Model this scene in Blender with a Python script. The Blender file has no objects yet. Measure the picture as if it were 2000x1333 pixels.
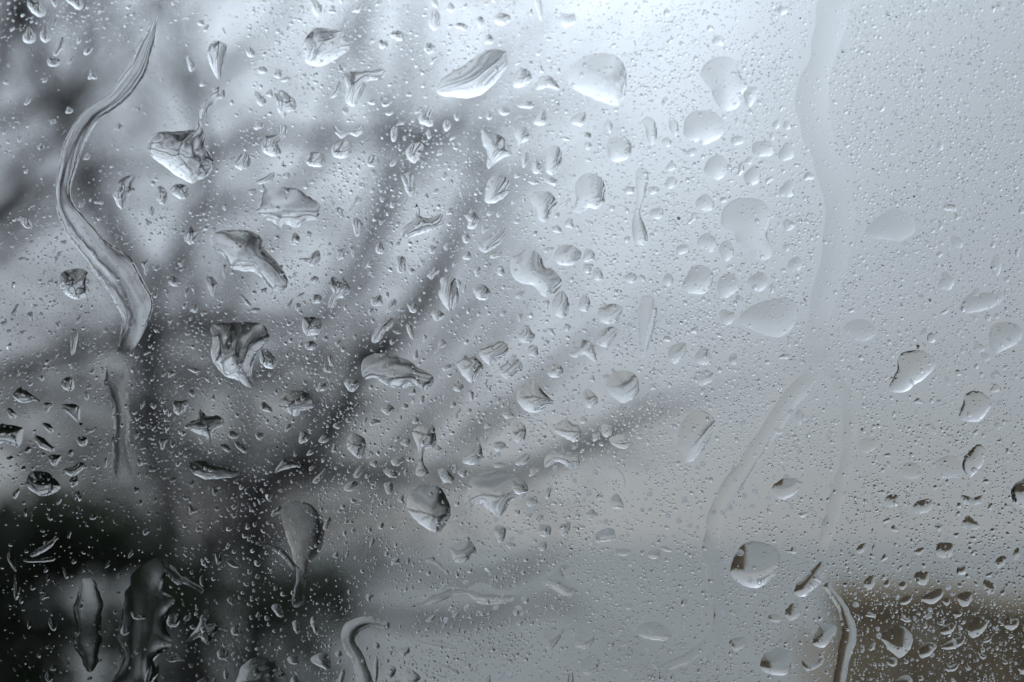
import bpy, math, random
import numpy as np
from mathutils import Vector, Matrix, geometry

rnd = random.Random(7)
nrs = np.random.RandomState(11)
R = math.radians

# ------------------------------------------------------------------ camera
C = bpy.context.scene
cam_d = bpy.data.cameras.new('camera')
cam = bpy.data.objects.new('camera', cam_d)
C.collection.objects.link(cam)
PITCH = R(8.0)
DIST = 0.335
EYE = Vector((0.0, -DIST, 1.5))
cam.location = EYE
cam.rotation_euler = (math.pi / 2 + PITCH, 0, R(-0.0))
cam_d.sensor_width = 36
cam_d.lens = 50
cam_d.clip_start = 0.01
cam_d.clip_end = 2000
cam_d.dof.use_dof = True
cam_d.dof.focus_distance = 0.3335
cam_d.dof.aperture_fstop = 6.4
cam_d.dof.aperture_blades = 0
C.camera = cam

# ------------------------------------------------------------------ world
SUN_AZ, SUN_EL = R(-2.0), R(27.0)
SUN_DIR = Vector((math.sin(SUN_AZ) * math.cos(SUN_EL), math.cos(SUN_AZ) * math.cos(SUN_EL), math.sin(SUN_EL)))
W = bpy.data.worlds.new('World')
C.world = W
W.use_nodes = True
nt = W.node_tree
nt.nodes.clear()


def N(tree, kind, **kw):
    n = tree.nodes.new(kind)
    for k, v in kw.items():
        if k.startswith('i_'):
            n.inputs[int(k[2:])].default_value = v
        else:
            setattr(n, k, v)
    return n


def L(tree, a, b):
    tree.links.new(a, b)


out = N(nt, 'ShaderNodeOutputWorld')
bg = N(nt, 'ShaderNodeBackground')
bg.inputs['Strength'].default_value = 0.1
sky = N(nt, 'ShaderNodeTexSky', sky_type='NISHITA', sun_disc=False, sun_elevation=SUN_EL, sun_rotation=SUN_AZ,
        air_density=1.0, dust_density=1.0)
tc = N(nt, 'ShaderNodeTexCoord')
sep = N(nt, 'ShaderNodeSeparateXYZ')
L(nt, tc.outputs['Generated'], sep.inputs[0])
elev = N(nt, 'ShaderNodeMapRange', interpolation_type='SMOOTHSTEP')
elev.inputs['From Min'].default_value = 0.24
elev.inputs['From Max'].default_value = 0.85
elev.inputs['To Min'].default_value = 1.12
elev.inputs['To Max'].default_value = 7.2
L(nt, sep.outputs['Z'], elev.inputs['Value'])
# the light patch of thin cloud in front of the sun
dot = N(nt, 'ShaderNodeVectorMath', operation='DOT_PRODUCT')
L(nt, tc.outputs['Generated'], dot.inputs[0])
dot.inputs[1].default_value = SUN_DIR
om = N(nt, 'ShaderNodeMath', operation='SUBTRACT', i_0=1.0)
L(nt, dot.outputs['Value'], om.inputs[1])
km = N(nt, 'ShaderNodeMath', operation='MULTIPLY', i_1=-25.0)
L(nt, om.outputs[0], km.inputs[0])
ex = N(nt, 'ShaderNodeMath', operation='POWER', i_0=math.e)
L(nt, km.outputs[0], ex.inputs[1])
gl = N(nt, 'ShaderNodeMath', operation='MULTIPLY', i_1=5.7)
L(nt, ex.outputs[0], gl.inputs[0])
sm = N(nt, 'ShaderNodeMath', operation='ADD')
L(nt, elev.outputs[0], sm.inputs[0])
L(nt, gl.outputs[0], sm.inputs[1])
cl = N(nt, 'ShaderNodeTexNoise')
cl.inputs['Scale'].default_value = 3.2
cl.inputs['Detail'].default_value = 5
cl.inputs['Roughness'].default_value = 0.5
L(nt, tc.outputs['Generated'], cl.inputs['Vector'])
clr = N(nt, 'ShaderNodeMapRange')
clr.inputs['From Min'].default_value = 0.3
clr.inputs['From Max'].default_value = 0.7
clr.inputs['To Min'].default_value = 0.86
clr.inputs['To Max'].default_value = 1.14
L(nt, cl.outputs['Fac'], clr.inputs['Value'])
mu = N(nt, 'ShaderNodeMath', operation='MULTIPLY')
low = N(nt, 'ShaderNodeMapRange')          # the overcast sky grows duller towards the horizon
low.inputs['From Min'].default_value = 0.0
low.inputs['From Max'].default_value = 0.17
low.inputs['To Min'].default_value = 0.62
low.inputs['To Max'].default_value = 1.0
L(nt, sep.outputs['Z'], low.inputs['Value'])
lm = N(nt, 'ShaderNodeMath', operation='MULTIPLY')
L(nt, sm.outputs[0], lm.inputs[0])
L(nt, low.outputs[0], lm.inputs[1])
L(nt, lm.outputs[0], mu.inputs[0])
L(nt, clr.outputs[0], mu.inputs[1])
colr = N(nt, 'ShaderNodeVectorMath', operation='SCALE')
colr.inputs[0].default_value = (0.862, 0.97, 1.155)
L(nt, mu.outputs[0], colr.inputs['Scale'])
mx = N(nt, 'ShaderNodeMix', data_type='RGBA')
mx.inputs['Factor'].default_value = 0.985
L(nt, sky.outputs[0], mx.inputs['A'])
L(nt, colr.outputs[0], mx.inputs['B'])
L(nt, mx.outputs['Result'], bg.inputs['Color'])
L(nt, bg.outputs[0], out.inputs['Surface'])

# ------------------------------------------------------------------ sun behind the cloud
sd = bpy.data.lights.new('sun', 'SUN')
sd.energy = 0.5
sd.angle = R(180)
sd.color = (0.93, 0.98, 1.04)
sun = bpy.data.objects.new('sun', sd)
C.collection.objects.link(sun)
sun.rotation_euler = SUN_DIR.to_track_quat('Z', 'Y').to_euler()
sun.location = (0, 5, 20)

C.view_settings.view_transform = 'Standard'
C.view_settings.look = 'None'
C.view_settings.exposure = 0.5
C.view_settings.gamma = 1.0
C.view_settings.use_curve_mapping = False
C.render.engine = 'CYCLES'
C.cycles.max_bounces = 14
C.cycles.transmission_bounces = 12
C.cycles.glossy_bounces = 4
C.cycles.diffuse_bounces = 2
C.cycles.transparent_max_bounces = 8
C.cycles.caustics_refractive = True
C.cycles.caustics_reflective = False
C.cycles.sample_clamp_indirect = 4.0
C.cycles.use_denoising = True
C.cycles.use_adaptive_sampling = False


# ------------------------------------------------------------------ helpers
CR, SR = math.cos(PITCH), math.sin(PITCH)


def ray(px, py):
    """direction in the world of the sight line through a point of the 2000 x 1333 photograph"""
    x = (px - 1000) / 2000 * 36 / 50
    z = -(py - 666.5) / 2000 * 36 / 50
    return Vector((x, CR - z * SR, SR + z * CR))


def far(px, py, D):
    """the place D metres out in the garden seen in that direction"""
    d = ray(px, py)
    return EYE + d * ((D + DIST) / d.y)


def on_pane(px, py):
    d = ray(px, py)
    t = DIST / d.y
    return (EYE.x + d.x * t, EYE.z + d.z * t)


def mesh_obj(name, verts, faces, mat, parent=None, smooth=False, loc=None):
    me = bpy.data.meshes.new(name)
    verts = np.asarray(verts, dtype=np.float32).reshape(-1, 3)
    me.from_pydata(verts.tolist(), [], [tuple(f) for f in faces])
    if smooth:
        me.polygons.foreach_set('use_smooth', [True] * len(me.polygons))
    me.materials.append(mat)
    me.update()
    o = bpy.data.objects.new(name, me)
    C.collection.objects.link(o)
    if loc is not None:
        o.location = loc
    if parent is not None:
        o.parent = parent
    return o


def empty(name, loc, label, cat, group=None):
    o = bpy.data.objects.new(name, None)
    C.collection.objects.link(o)
    o.location = loc
    o['label'] = label
    o['category'] = cat
    if group:
        o['group'] = group
    return o


def box_vf(x0, x1, y0, y1, z0, z1):
    v = [(x, y, z) for z in (z0, z1) for y in (y0, y1) for x in (x0, x1)]
    f = [(0, 2, 3, 1), (4, 5, 7, 6), (0, 1, 5, 4), (2, 6, 7, 3), (0, 4, 6, 2), (1, 3, 7, 5)]
    return v, f


def box(name, x0, x1, y0, y1, z0, z1, mat, parent=None):
    v, f = box_vf(x0, x1, y0, y1, z0, z1)
    return mesh_obj(name, v, f, mat, parent)


def pmat(name, col, rough=0.8, noise=None, scale=8, bump=0.0, spec=0.5):
    m = bpy.data.materials.new(name)
    m.use_nodes = True
    t = m.node_tree
    b = t.nodes['Principled BSDF']
    b.inputs['Base Color'].default_value = (*col, 1)
    b.inputs['Roughness'].default_value = rough
    b.inputs['Specular IOR Level'].default_value = spec
    if noise:
        c = N(t, 'ShaderNodeTexCoord')
        n = N(t, 'ShaderNodeTexNoise')
        n.inputs['Scale'].default_value = scale
        n.inputs['Detail'].default_value = 4
        r = N(t, 'ShaderNodeValToRGB')
        r.color_ramp.elements[0].position = 0.32
        r.color_ramp.elements[1].position = 0.68
        r.color_ramp.elements[0].color = (*col, 1)
        r.color_ramp.elements[1].color = (*noise, 1)
        L(t, c.outputs['Object'], n.inputs['Vector'])
        L(t, n.outputs['Fac'], r.inputs['Fac'])
        L(t, r.outputs['Color'], b.inputs['Base Color'])
        if bump:
            bp = N(t, 'ShaderNodeBump')
            bp.inputs['Strength'].default_value = bump
            L(t, n.outputs['Fac'], bp.inputs['Height'])
            L(t, bp.outputs['Normal'], b.inputs['Normal'])
    return m


def glass(name, ior):
    m = bpy.data.materials.new(name)
    m.use_nodes = True
    t = m.node_tree
    t.nodes.clear()
    o = N(t, 'ShaderNodeOutputMaterial')
    g = N(t, 'ShaderNodeBsdfGlass')
    g.inputs['IOR'].default_value = ior
    g.inputs['Roughness'].default_value = 0.0
    g.inputs['Color'].default_value = (1, 1, 1, 1)
    L(t, g.outputs[0], o.inputs['Surface'])
    return m


M_WATER = glass('water', 1.333)
# mist: droplets too fine to be clear, they scatter part of the daylight
M_MIST = glass('misty_water', 1.333)
_t = M_MIST.node_tree
_g = [n for n in _t.nodes if n.type == 'BSDF_GLASS'][0]
_o = [n for n in _t.nodes if n.type == 'OUTPUT_MATERIAL'][0]
_tr = N(_t, 'ShaderNodeBsdfTranslucent')
_tr.inputs['Color'].default_value = (.95, .97, 1, 1)
_mx = N(_t, 'ShaderNodeMixShader', i_0=.35)
L(_t, _g.outputs[0], _mx.inputs[1])
L(_t, _tr.outputs[0], _mx.inputs[2])
L(_t, _mx.outputs[0], _o.inputs['Surface'])


def pane_material():
    """clear glass with a faint uneven veil of breath and dust that scatters a little of the daylight"""
    m = bpy.data.materials.new('wet_glass')
    m.use_nodes = True
    t = m.node_tree
    t.nodes.clear()
    o = N(t, 'ShaderNodeOutputMaterial')
    g = N(t, 'ShaderNodeBsdfGlass')
    g.inputs['IOR'].default_value = 1.5
    g.inputs['Roughness'].default_value = 0.0
    g.inputs['Color'].default_value = (0.985, 1, 0.99, 1)
    L(t, g.outputs[0], o.inputs['Surface'])
    return m


M_PANE = pane_material()
M_BARK = pmat('dark_bark', (0.045, 0.042, 0.042), 0.9, (0.085, 0.08, 0.078), 14, 0.4)
M_TWIG = pmat('twig_bark', (0.05, 0.045, 0.045), 0.9)
M_LEAF = pmat('evergreen_leaf', (0.020, 0.028, 0.018), 0.6, (0.065, 0.075, 0.055), 5)
M_NEEDLE = pmat('conifer_needles', (0.018, 0.03, 0.02), 0.7, (0.035, 0.05, 0.03), 4)
M_BROWN = pmat('brown_beech_leaf', (0.44, 0.36, 0.26), 0.8, (0.54, 0.46, 0.34), 3)
for _m, _c in ((M_BROWN, (.55, .46, .33, 1)), (M_LEAF, (.05, .07, .03, 1))):      # daylight comes through thin leaves
    _t = _m.node_tree
    _b = _t.nodes['Principled BSDF']
    _o = [n for n in _t.nodes if n.type == 'OUTPUT_MATERIAL'][0]
    _tr = N(_t, 'ShaderNodeBsdfTranslucent')
    _tr.inputs['Color'].default_value = _c
    _mx = N(_t, 'ShaderNodeMixShader', i_0=.4)
    L(_t, _b.outputs[0], _mx.inputs[1])
    L(_t, _tr.outputs[0], _mx.inputs[2])
    L(_t, _mx.outputs[0], _o.inputs['Surface'])
M_GROUND = pmat('wet_pale_gravel', (0.25, 0.245, 0.225), 0.85, (0.295, 0.29, 0.265), 0.8, 0.2)
M_SOIL = pmat('brown_wet_soil', (0.15, 0.125, 0.095), 0.8, (0.22, 0.185, 0.14), 2, 0.3)
M_GRASS = pmat('winter_lawn', (0.05, 0.06, 0.035), 0.9, (0.085, 0.09, 0.05), 1.5, 0.3)
M_WALL = pmat('dark_plaster', (0.10, 0.095, 0.09), 0.9, (0.12, 0.115, 0.11), 20, 0.1)
M_FLOOR = pmat('dark_floor', (0.07, 0.055, 0.045), 0.6, (0.10, 0.08, 0.06), 4)
M_FRAME = pmat('black_rubber', (0.03, 0.03, 0.032), 0.55, (0.045, 0.045, 0.047), 30)

# ------------------------------------------------------------------ ground
GZ = 0.0
def disc(name, r0, r1, n, z, mat, a0=0, a1=2 * math.pi):
    v, f = [], []
    for i in range(n + 1):
        a = a0 + (a1 - a0) * i / n
        v += [(r0 * math.cos(a), r0 * math.sin(a), z), (r1 * math.cos(a), r1 * math.sin(a), z)]
    for i in range(n):
        f.append((2 * i, 2 * i + 1, 2 * i + 3, 2 * i + 2))
    return mesh_obj(name, v, f, mat)


def sheet(name, pts, z, mat):
    return mesh_obj(name, [(x, y, z) for x, y in pts], [tuple(range(len(pts)))], mat)


g = sheet('ground', [(-900, -900), (900, -900), (900, 900), (-900, 900)], GZ, M_GROUND)
g['kind'] = 'structure'
b_ = sheet('flower_bed', [(3.0, 0.3), (40, 0.3), (40, 26), (4.6, 24), (2.7, 13), (2.2, 7)], GZ + 0.004, M_SOIL)
b_['kind'] = 'structure'
b_ = sheet('lawn', [(-14, 0.5), (-1.6, 0.5), (-2.2, 7.5), (-14, 15)], GZ + 0.004, M_GRASS)
b_['kind'] = 'structure'


# ------------------------------------------------------------------ trees
class Tubes:
    def __init__(s):
        s.v, s.f = [], []

    def add(s, pts, rad, n=5):
        pts = [Vector(p) for p in pts]
        base = len(s.v)
        for i, p in enumerate(pts):
            d = (pts[min(i + 1, len(pts) - 1)] - pts[max(i - 1, 0)])
            if d.length < 1e-9:
                d = Vector((0, 0, 1))
            d.normalize()
            a = d.cross(Vector((0.3, 1, 0.2))).normalized()
            b = d.cross(a)
            for k in range(n):
                t = 2 * math.pi * k / n
                s.v.append(tuple(p + (a * math.cos(t) + b * math.sin(t)) * rad[i]))
        for i in range(len(pts) - 1):
            for k in range(n):
                k2 = (k + 1) % n
                s.f.append((base + i * n + k, base + i * n + k2, base + (i + 1) * n + k2, base + (i + 1) * n + k))
        s.f.append(tuple(base + k for k in range(n))[::-1])
        s.f.append(tuple(base + (len(pts) - 1) * n + k for k in range(n)))

    def build(s, name, mat, parent, smooth=True):
        o = parent.location if parent is not None else Vector()
        v = np.array(s.v) - np.array(o)
        return mesh_obj(name, v, s.f, mat, parent, smooth)


def spline(pts, n):
    """Catmull-Rom through pts (tuples of any length), n steps per span"""
    P = np.array(pts, float)
    P = np.vstack([2 * P[0] - P[1], P, 2 * P[-1] - P[-2]])
    o = []
    for i in range(1, len(P) - 2):
        for k in range(n):
            t = k / n
            o.append(0.5 * ((2 * P[i]) + (-P[i - 1] + P[i + 1]) * t + (2 * P[i - 1] - 5 * P[i] + 4 * P[i + 1] - P[i + 2]) * t * t
                            + (-P[i - 1] + 3 * P[i] - 3 * P[i + 1] + P[i + 2]) * t ** 3))
    o.append(P[-2])
    return np.array(o)


def grow(T, p, d, ln, r, depth, droop=0.0):
    """a twig that wanders and divides"""
    n = 5
    pts, rad = [p], [r]
    q, dd = Vector(p), Vector(d).normalized()
    for i in range(n):
        dd = (dd + Vector((rnd.gauss(0, .16), rnd.gauss(0, .12), rnd.gauss(0, .16) - droop))).normalized()
        q = q + dd * ln / n
        pts.append(q.copy())
        rad.append(r * (1 - 0.75 * (i + 1) / n))
    T.add(pts, rad, 4 if depth > 1 else 3)
    if depth > 0:
        for k in range(rnd.choice((2, 3, 3))):
            i = rnd.randint(1, n)
            s = (dd + Vector((rnd.gauss(0, .75), rnd.gauss(0, .5), rnd.gauss(0.1, .75)))).normalized()
            grow(T, pts[i], s, ln * rnd.uniform(.5, .8), max(rad[i] * rnd.uniform(.6, .85), 0.0025), depth - 1, droop)


def tree(label, D, trunk, limbs, twigs, group='bare trees beyond the window', depth=2, tw=1.0):
    """trunk and limbs: lists of (x, y, width) in photograph pixels, at D metres"""
    px = 36 / 50 / 2000 * D
    base = far(trunk[0][0], trunk[0][1], D)
    root = empty('bare_tree', (base.x, base.y, GZ), label, 'tree', group)
    t = Tubes()
    S = spline(trunk, 5)
    pts = [far(a, b, D) for a, b, _ in S]
    rad = [w * px / 2 for _, _, w in S]
    if pts[0].z > 0.05:
        pts = [Vector((pts[0].x, pts[0].y, -0.1))] + pts
        rad = [rad[0] * 1.3] + rad
    t.add(pts, rad, 9)
    t.build('trunk', M_BARK, root)
    crown = Tubes()
    for lb in limbs:
        t = Tubes()
        S = spline(lb, 6)
        dz = rnd.uniform(-1, 1)
        pts = [far(a, b, D + dz * 0.9 * (i / len(S))) for i, (a, b, _) in enumerate(S)]
        rad = [max(w, 2) * .74 * px / 2 for _, _, w in S]
        t.add(pts, rad, 6)
        t.build('limb', M_BARK, root)
        for k in range(int(twigs * len(S) / 15)):
            i = rnd.randint(2, len(pts) - 1)
            fwd = (pts[i] - pts[i - 1]).normalized()
            s = (fwd + Vector((rnd.gauss(0, .8), rnd.gauss(0, .5), rnd.gauss(.25, .8)))).normalized()
            grow(crown, pts[i], s, rnd.uniform(.5, 1.25) * D / 8 * tw, rad[i] * rnd.uniform(.2, .4), depth)
    if crown.v:
        crown.build('crown', M_TWIG, root, False)
    return root


tree('big bare tree, its dark stem rising above the evergreen hedge', 7.0,
     [(365, 1170, 44), (318, 950, 34), (288, 800, 30), (290, 650, 30), (310, 560, 28)],
     [[(290, 660, 44), (200, 665, 36), (90, 705, 38), (-60, 740, 36), (-260, 700, 26)],
      [(310, 560, 40), (240, 470, 40), (170, 350, 42), (130, 240, 40), (80, 130, 46), (50, 0, 40), (20, -180, 30)],
      [(310, 560, 38), (370, 440, 34), (400, 300, 34), (370, 180, 26), (330, 60, 20), (340, -150, 14)],
      [(300, 640, 40), (420, 630, 34), (560, 635, 30), (670, 570, 26), (745, 470, 24), (780, 340, 18), (870, 250, 16), (960, 120, 8)],
      [(170, 350, 34), (80, 370, 42), (0, 430, 44), (-150, 480, 34)],
      [(400, 300, 26), (520, 262, 24), (680, 270, 24), (820, 262, 22), (900, 250, 10)],
      [(130, 240, 30), (230, 120, 20), (300, -10, 16)],
      [(285, 800, 30), (150, 760, 24), (0, 790, 26), (-150, 830, 26)],
      [(420, 630, 22), (500, 520, 18), (560, 400, 16), (620, 300, 16), (660, 160, 14), (705, 20, 12), (730, -100, 10)],
      [(170, 350, 26), (270, 325, 24), (400, 320, 20), (480, 290, 12)],
      [(370, 180, 24), (460, 120, 20), (560, 20, 16), (620, -80, 10)],
      [(130, 240, 30), (165, 140, 24), (155, 20, 24), (180, -120, 16)],
      [(370, 440, 26), (450, 400, 20), (540, 380, 18), (640, 310, 12)],
      [(290, 720, 26), (420, 740, 30), (560, 700, 30), (690, 690, 26), (760, 640, 12)]],
     6.5)
tree('slim bare tree with arching limbs between the hedge and the open sky', 8.5,
     [(500, 1200, 55), (500, 1060, 48), (520, 940, 44)],
     [[(510, 950, 52), (600, 900, 46), (665, 830, 54), (690, 740, 52), (760, 660, 46), (840, 560, 50), (885, 470, 40), (930, 350, 18), (960, 200, 8)],
      [(505, 960, 56), (420, 920, 40), (340, 850, 34), (300, 740, 24), (330, 620, 14)],
      [(515, 935, 52), (680, 918, 46), (850, 930, 36), (1010, 925, 36), (1110, 880, 38), (1220, 820, 26), (1360, 770, 12)],
      [(690, 740, 26), (705, 600, 22), (735, 450, 20), (770, 300, 18), (720, 130, 20), (735, -60, 12)],
      [(665, 830, 30), (560, 760, 34), (440, 700, 36), (380, 600, 26), (360, 480, 16)],
      [(560, 900, 26), (600, 800, 22), (640, 700, 20), (655, 560, 18), (720, 420, 16), (770, 240, 12), (800, 80, 12), (810, -80, 8)],
      [(665, 830, 24), (760, 780, 20), (850, 700, 18), (920, 580, 16), (960, 450, 14), (1010, 330, 8)],
      [(690, 740, 20), (780, 690, 16), (900, 640, 14), (990, 560, 12), (1060, 470, 6)],
      [(850, 930, 24), (930, 840, 26), (1010, 790, 22), (1110, 700, 12), (1170, 640, 6)],
      [(760, 900, 26), (850, 810, 24), (930, 700, 22), (1000, 610, 8)],
      [(500, 1100, 40), (640, 1180, 26), (800, 1215, 30), (960, 1200, 26), (1120, 1170, 12)],
      [(640, 1180, 22), (760, 1120, 16), (940, 1135, 22), (1080, 1080, 10)]],
     3.2)
tree('thicket of a bare tree standing closest to the dark hedge corner', 6.0,
     [(-120, 1200, 90), (-130, 900, 80), (-110, 600, 70), (-90, 300, 60)],
     [[(-100, 520, 44), (-10, 500, 40), (60, 440, 34), (150, 400, 26), (230, 300, 14)],
      [(-90, 300, 40), (0, 230, 40), (90, 210, 30), (180, 110, 20), (220, 0, 12)],
      [(-90, 300, 56), (-20, 150, 50), (30, 40, 44), (90, -120, 30)],
      [(-100, 450, 40), (0, 400, 34), (60, 310, 30), (150, 200, 16)],
      [(-110, 600, 40), (-250, 400, 36), (-380, 200, 26), (-420, -50, 20)],
      [(-120, 800, 40), (0, 850, 34), (90, 900, 30), (200, 880, 14)],
      [(-90, 300, 40), (-200, 120, 30), (-260, -100, 20)],
      [(30, 40, 24), (140, 20, 18), (260, -60, 12)]],
     8)

tree('low twiggy bare shrub standing just behind the evergreen hedge', 7.6,
     [(400, 1180, 34), (400, 1090, 26)],
     [[(400, 1090, 22), (340, 1000, 18), (300, 900, 14), (280, 820, 10), (270, 720, 6)],
      [(400, 1090, 22), (380, 980, 20), (350, 880, 18), (360, 790, 12), (340, 700, 8)],
      [(400, 1090, 22), (430, 980, 20), (470, 880, 16), (480, 800, 10)],
      [(400, 1100, 22), (470, 1010, 20), (560, 940, 18), (620, 860, 10)],
      [(400, 1110, 22), (300, 1040, 18), (220, 960, 12), (170, 900, 8), (150, 840, 5)],
      [(400, 1170, 22), (470, 1150, 20), (530, 1080, 16), (560, 1000, 8)],
      [(400, 1180, 24), (470, 1220, 22), (560, 1200, 18), (640, 1140, 8)],
      [(400, 1180, 24), (440, 1270, 24), (520, 1300, 20), (600, 1280, 10)],
      [(400, 1150, 22), (450, 1050, 20), (510, 1000, 14), (540, 930, 8)],
      [(400, 1180, 24), (350, 1260, 22), (330, 1330, 18), (300, 1400, 8)],
      [(400, 1110, 20), (490, 1080, 18), (600, 1020, 14), (700, 990, 8)]],
     15, depth=3, tw=.6)


def leaf_mass(n, fn, size, seed):
    """n small leaf faces in the volume that fn(rs) samples, as vertex and face arrays"""
    rs = np.random.RandomState(seed)
    P = fn(rs, n)
    n = len(P)
    A = rs.normal(size=(n, 3))
    A /= np.linalg.norm(A, axis=1)[:, None]
    B = rs.normal(size=(n, 3))
    B -= (A * B).sum(1)[:, None] * A
    B /= np.linalg.norm(B, axis=1)[:, None]
    s = size * rs.uniform(.6, 1.4, n)[:, None]
    V = np.stack([P - A * s, P + B * s * .45, P + A * s, P - B * s * .45], 1).reshape(-1, 3)
    F = np.arange(4 * n).reshape(-1, 4)
    return V, F


def hedge(name, label, cat, p0, p1, width, height, mat, n, size, seed, bumps=.12, notch=False):
    p0, p1 = Vector((*p0, 0)), Vector((*p1, 0))
    ax = (p1 - p0)
    ln = ax.length
    ax.normalize()
    sd_ = Vector((-ax.y, ax.x, 0))
    root = empty(name, p0, label, cat)
    ph = np.random.RandomState(seed).uniform(0, 6, 4)

    def fn(rs, n):
        t = rs.uniform(0, ln, n)
        top = height * (1 + bumps * (np.sin(t * 2.1 + ph[0]) * .5 + np.sin(t * 4.7 + ph[1]) * .3 + np.sin(t * 9 + ph[2]) * .2))
        # most leaves sit in the outer shell
        a = rs.uniform(0, 1, n)
        w = width / 2 * np.where(a < .7, rs.choice([-1, 1], n) * rs.uniform(.75, 1.08, n), rs.uniform(-1, 1, n))
        z = np.where(rs.uniform(0, 1, n) < .35, top * (1.04 - np.abs(rs.normal(0, .07, n)) + .12 * rs.uniform(0, 1, n) ** 4), top * rs.uniform(0.0, 1, n))
        if notch:      # the hedge is bare low down in two places, with one stem between them
            xw, yw = p0.x + ax.x * t + sd_.x * w, p0.y + ax.y * t + sd_.y * w
            slant = xw / (yw + DIST)
            nb = .012 * np.sin(z * 23) + .006 * np.sin(z * 61)
            gap = (z < (yw + DIST) * -.014 + 1.5 + .03 * np.sin(xw * 40)) & (((slant > -.302 + nb) & (slant < -.282)) | ((slant > -.270 + nb) & (slant < -.246)))
            t, w, z = t[~gap], w[~gap], z[~gap]
        return np.array([ax.x * t + sd_.x * w, ax.y * t + sd_.y * w, z]).T
    V, F = leaf_mass(n, fn, size, seed)
    mesh_obj('foliage', V, F, mat, root)
    st = Tubes()
    k = max(3, int(ln / .5))
    for i in range(k):
        b = ax * (ln * (i + .5) / k)
        if notch and (p0.x + b.x) / (p0.y + b.y + DIST) > -.315:
            continue
        for j in range(5):
            e = b + sd_ * rnd.uniform(-.4, .4) * width + ax * rnd.uniform(-.3, .3) + Vector((0, 0, height * rnd.uniform(.7, .95)))
            st.add([b, (b + e) / 2 + Vector((rnd.uniform(-.1, .1), 0, .05)), e], [.02, .014, .006], 4)
    o = mesh_obj('stem', st.v, st.f, M_BARK, root)
    return root


hl = far(-900, 970, 5.2)
hr = far(325, 985, 5.2)
hedge('evergreen_hedge', 'dark evergreen hedge low behind the glass, almost black', 'hedge',
      (hl.x, 4.6), (hr.x, 5.2), 1.0, 1.36, M_LEAF, 21000, .05, 3, .10, notch=True)
hr2 = far(560, 1200, 6.4)
hedge('evergreen_shrub', 'lower thin dark shrub at the end of the evergreen hedge', 'shrub',
      (far(395, 1000, 6.0).x, 5.9), (hr2.x, 6.3), .9, 1.30, M_LEAF, 1500, .045, 4, .25)
bl0 = far(1660, 1190, 9.0)
hedge('beech_hedge', 'brown beech hedge with dead winter leaves along the flower bed', 'hedge',
      (bl0.x, 9.5), (bl0.x + 9, 7.0), .9, 1.06, M_BROWN, 30000, .055, 5, .06)


def conifer(label, x, y, h, rad, seed):
    root = empty('conifer_tree', (x, y, GZ), label, 'tree', 'dark conifers beyond the flower bed')
    t = Tubes()
    t.add([(0, 0, -.1), (0, 0, h * .5), (0, 0, h)], [.14, .09, .01], 8)
    mesh_obj('trunk', t.v, t.f, M_BARK, root, True)
    rs = np.random.RandomState(seed)
    V, F = [], []
    nb = 130
    br = Tubes()
    off = 0
    for i in range(nb):
        z = h * (.06 + .92 * (i / nb) ** .9)
        r = rad * (1 - z / h) ** .8 * rs.uniform(.8, 1.1) + .05
        a = i * 2.4 + rs.uniform(-.3, .3)
        d = np.array([math.cos(a), math.sin(a), 0])
        e = d * r + np.array([0, 0, z - r * .28])
        br.add([(0, 0, z), tuple(d * r * .5 + np.array([0, 0, z - r * .08])), tuple(e)], [.018, .012, .004], 3)

        def fn(q, n, d=d, r=r, z=z):
            t_ = q.uniform(.12, 1, n)
            s_ = q.normal(0, 1, n) * r * .16 * (1.15 - t_)
            return np.array([d[0] * r * t_ - d[1] * s_, d[1] * r * t_ + d[0] * s_, z - r * .28 * t_ ** 1.6 - np.abs(q.normal(0, .035, n))]).T
        v, f = leaf_mass(90, fn, .055, seed * 100 + i)
        V.append(v)
        F.append(f + off)
        off += len(v)
    mesh_obj('crown', np.vstack(V), np.vstack(F), M_NEEDLE, root)
    mesh_obj('branch', br.v, br.f, M_BARK, root)
    return root


conifer('tall dark conifer at the end of the brown beech hedge', 4.9, 6.2, 4.6, 1.25, 1)
conifer('dark conifer closest to the house wall, beside the flower bed', 4.3, 2.0, 3.6, 1.1, 3)
conifer('dark conifer between the tall one and the one by the house wall', 4.9, 3.9, 4.4, 1.2, 4)
conifer('broad dark conifer behind the tall one past the beech hedge', 7.2, 7.4, 5.2, 1.7, 2)

# ------------------------------------------------------------------ the room behind the camera
PW, PZ0, PZ1 = 0.34, 1.22, 1.86
def wallpiece(nm, *a):
    o = box(nm, *a, M_WALL)
    o['kind'] = 'structure'


wallpiece('wall_below_window', -1.4, 1.4, -0.02, 0.10, 0.005, PZ0 - .04)
wallpiece('wall_above_window', -1.4, 1.4, -0.02, 0.10, PZ1 + .04, 2.3)
wallpiece('wall_beside_window', -1.4, -PW - .04, -0.02, 0.10, PZ0 - .04, PZ1 + .04)
wallpiece('wall_beside_window', PW + .04, 1.4, -0.02, 0.10, PZ0 - .04, PZ1 + .04)
wallpiece('wall_back', -1.4, 1.4, -2.6, -2.5, 0.005, 2.3)
wallpiece('wall_side', -1.5, -1.4, -2.5, 0.10, 0.005, 2.3)
wallpiece('wall_side', 1.4, 1.5, -2.5, 0.10, 0.005, 2.3)
o = box('ceiling', -1.5, 1.5, -2.6, 0.10, 2.3, 2.4, M_WALL)
o['kind'] = 'structure'
o = box('floor', -1.4, 1.4, -2.5, -0.02, 0.006, 0.05, M_FLOOR)
o['kind'] = 'structure'

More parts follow.
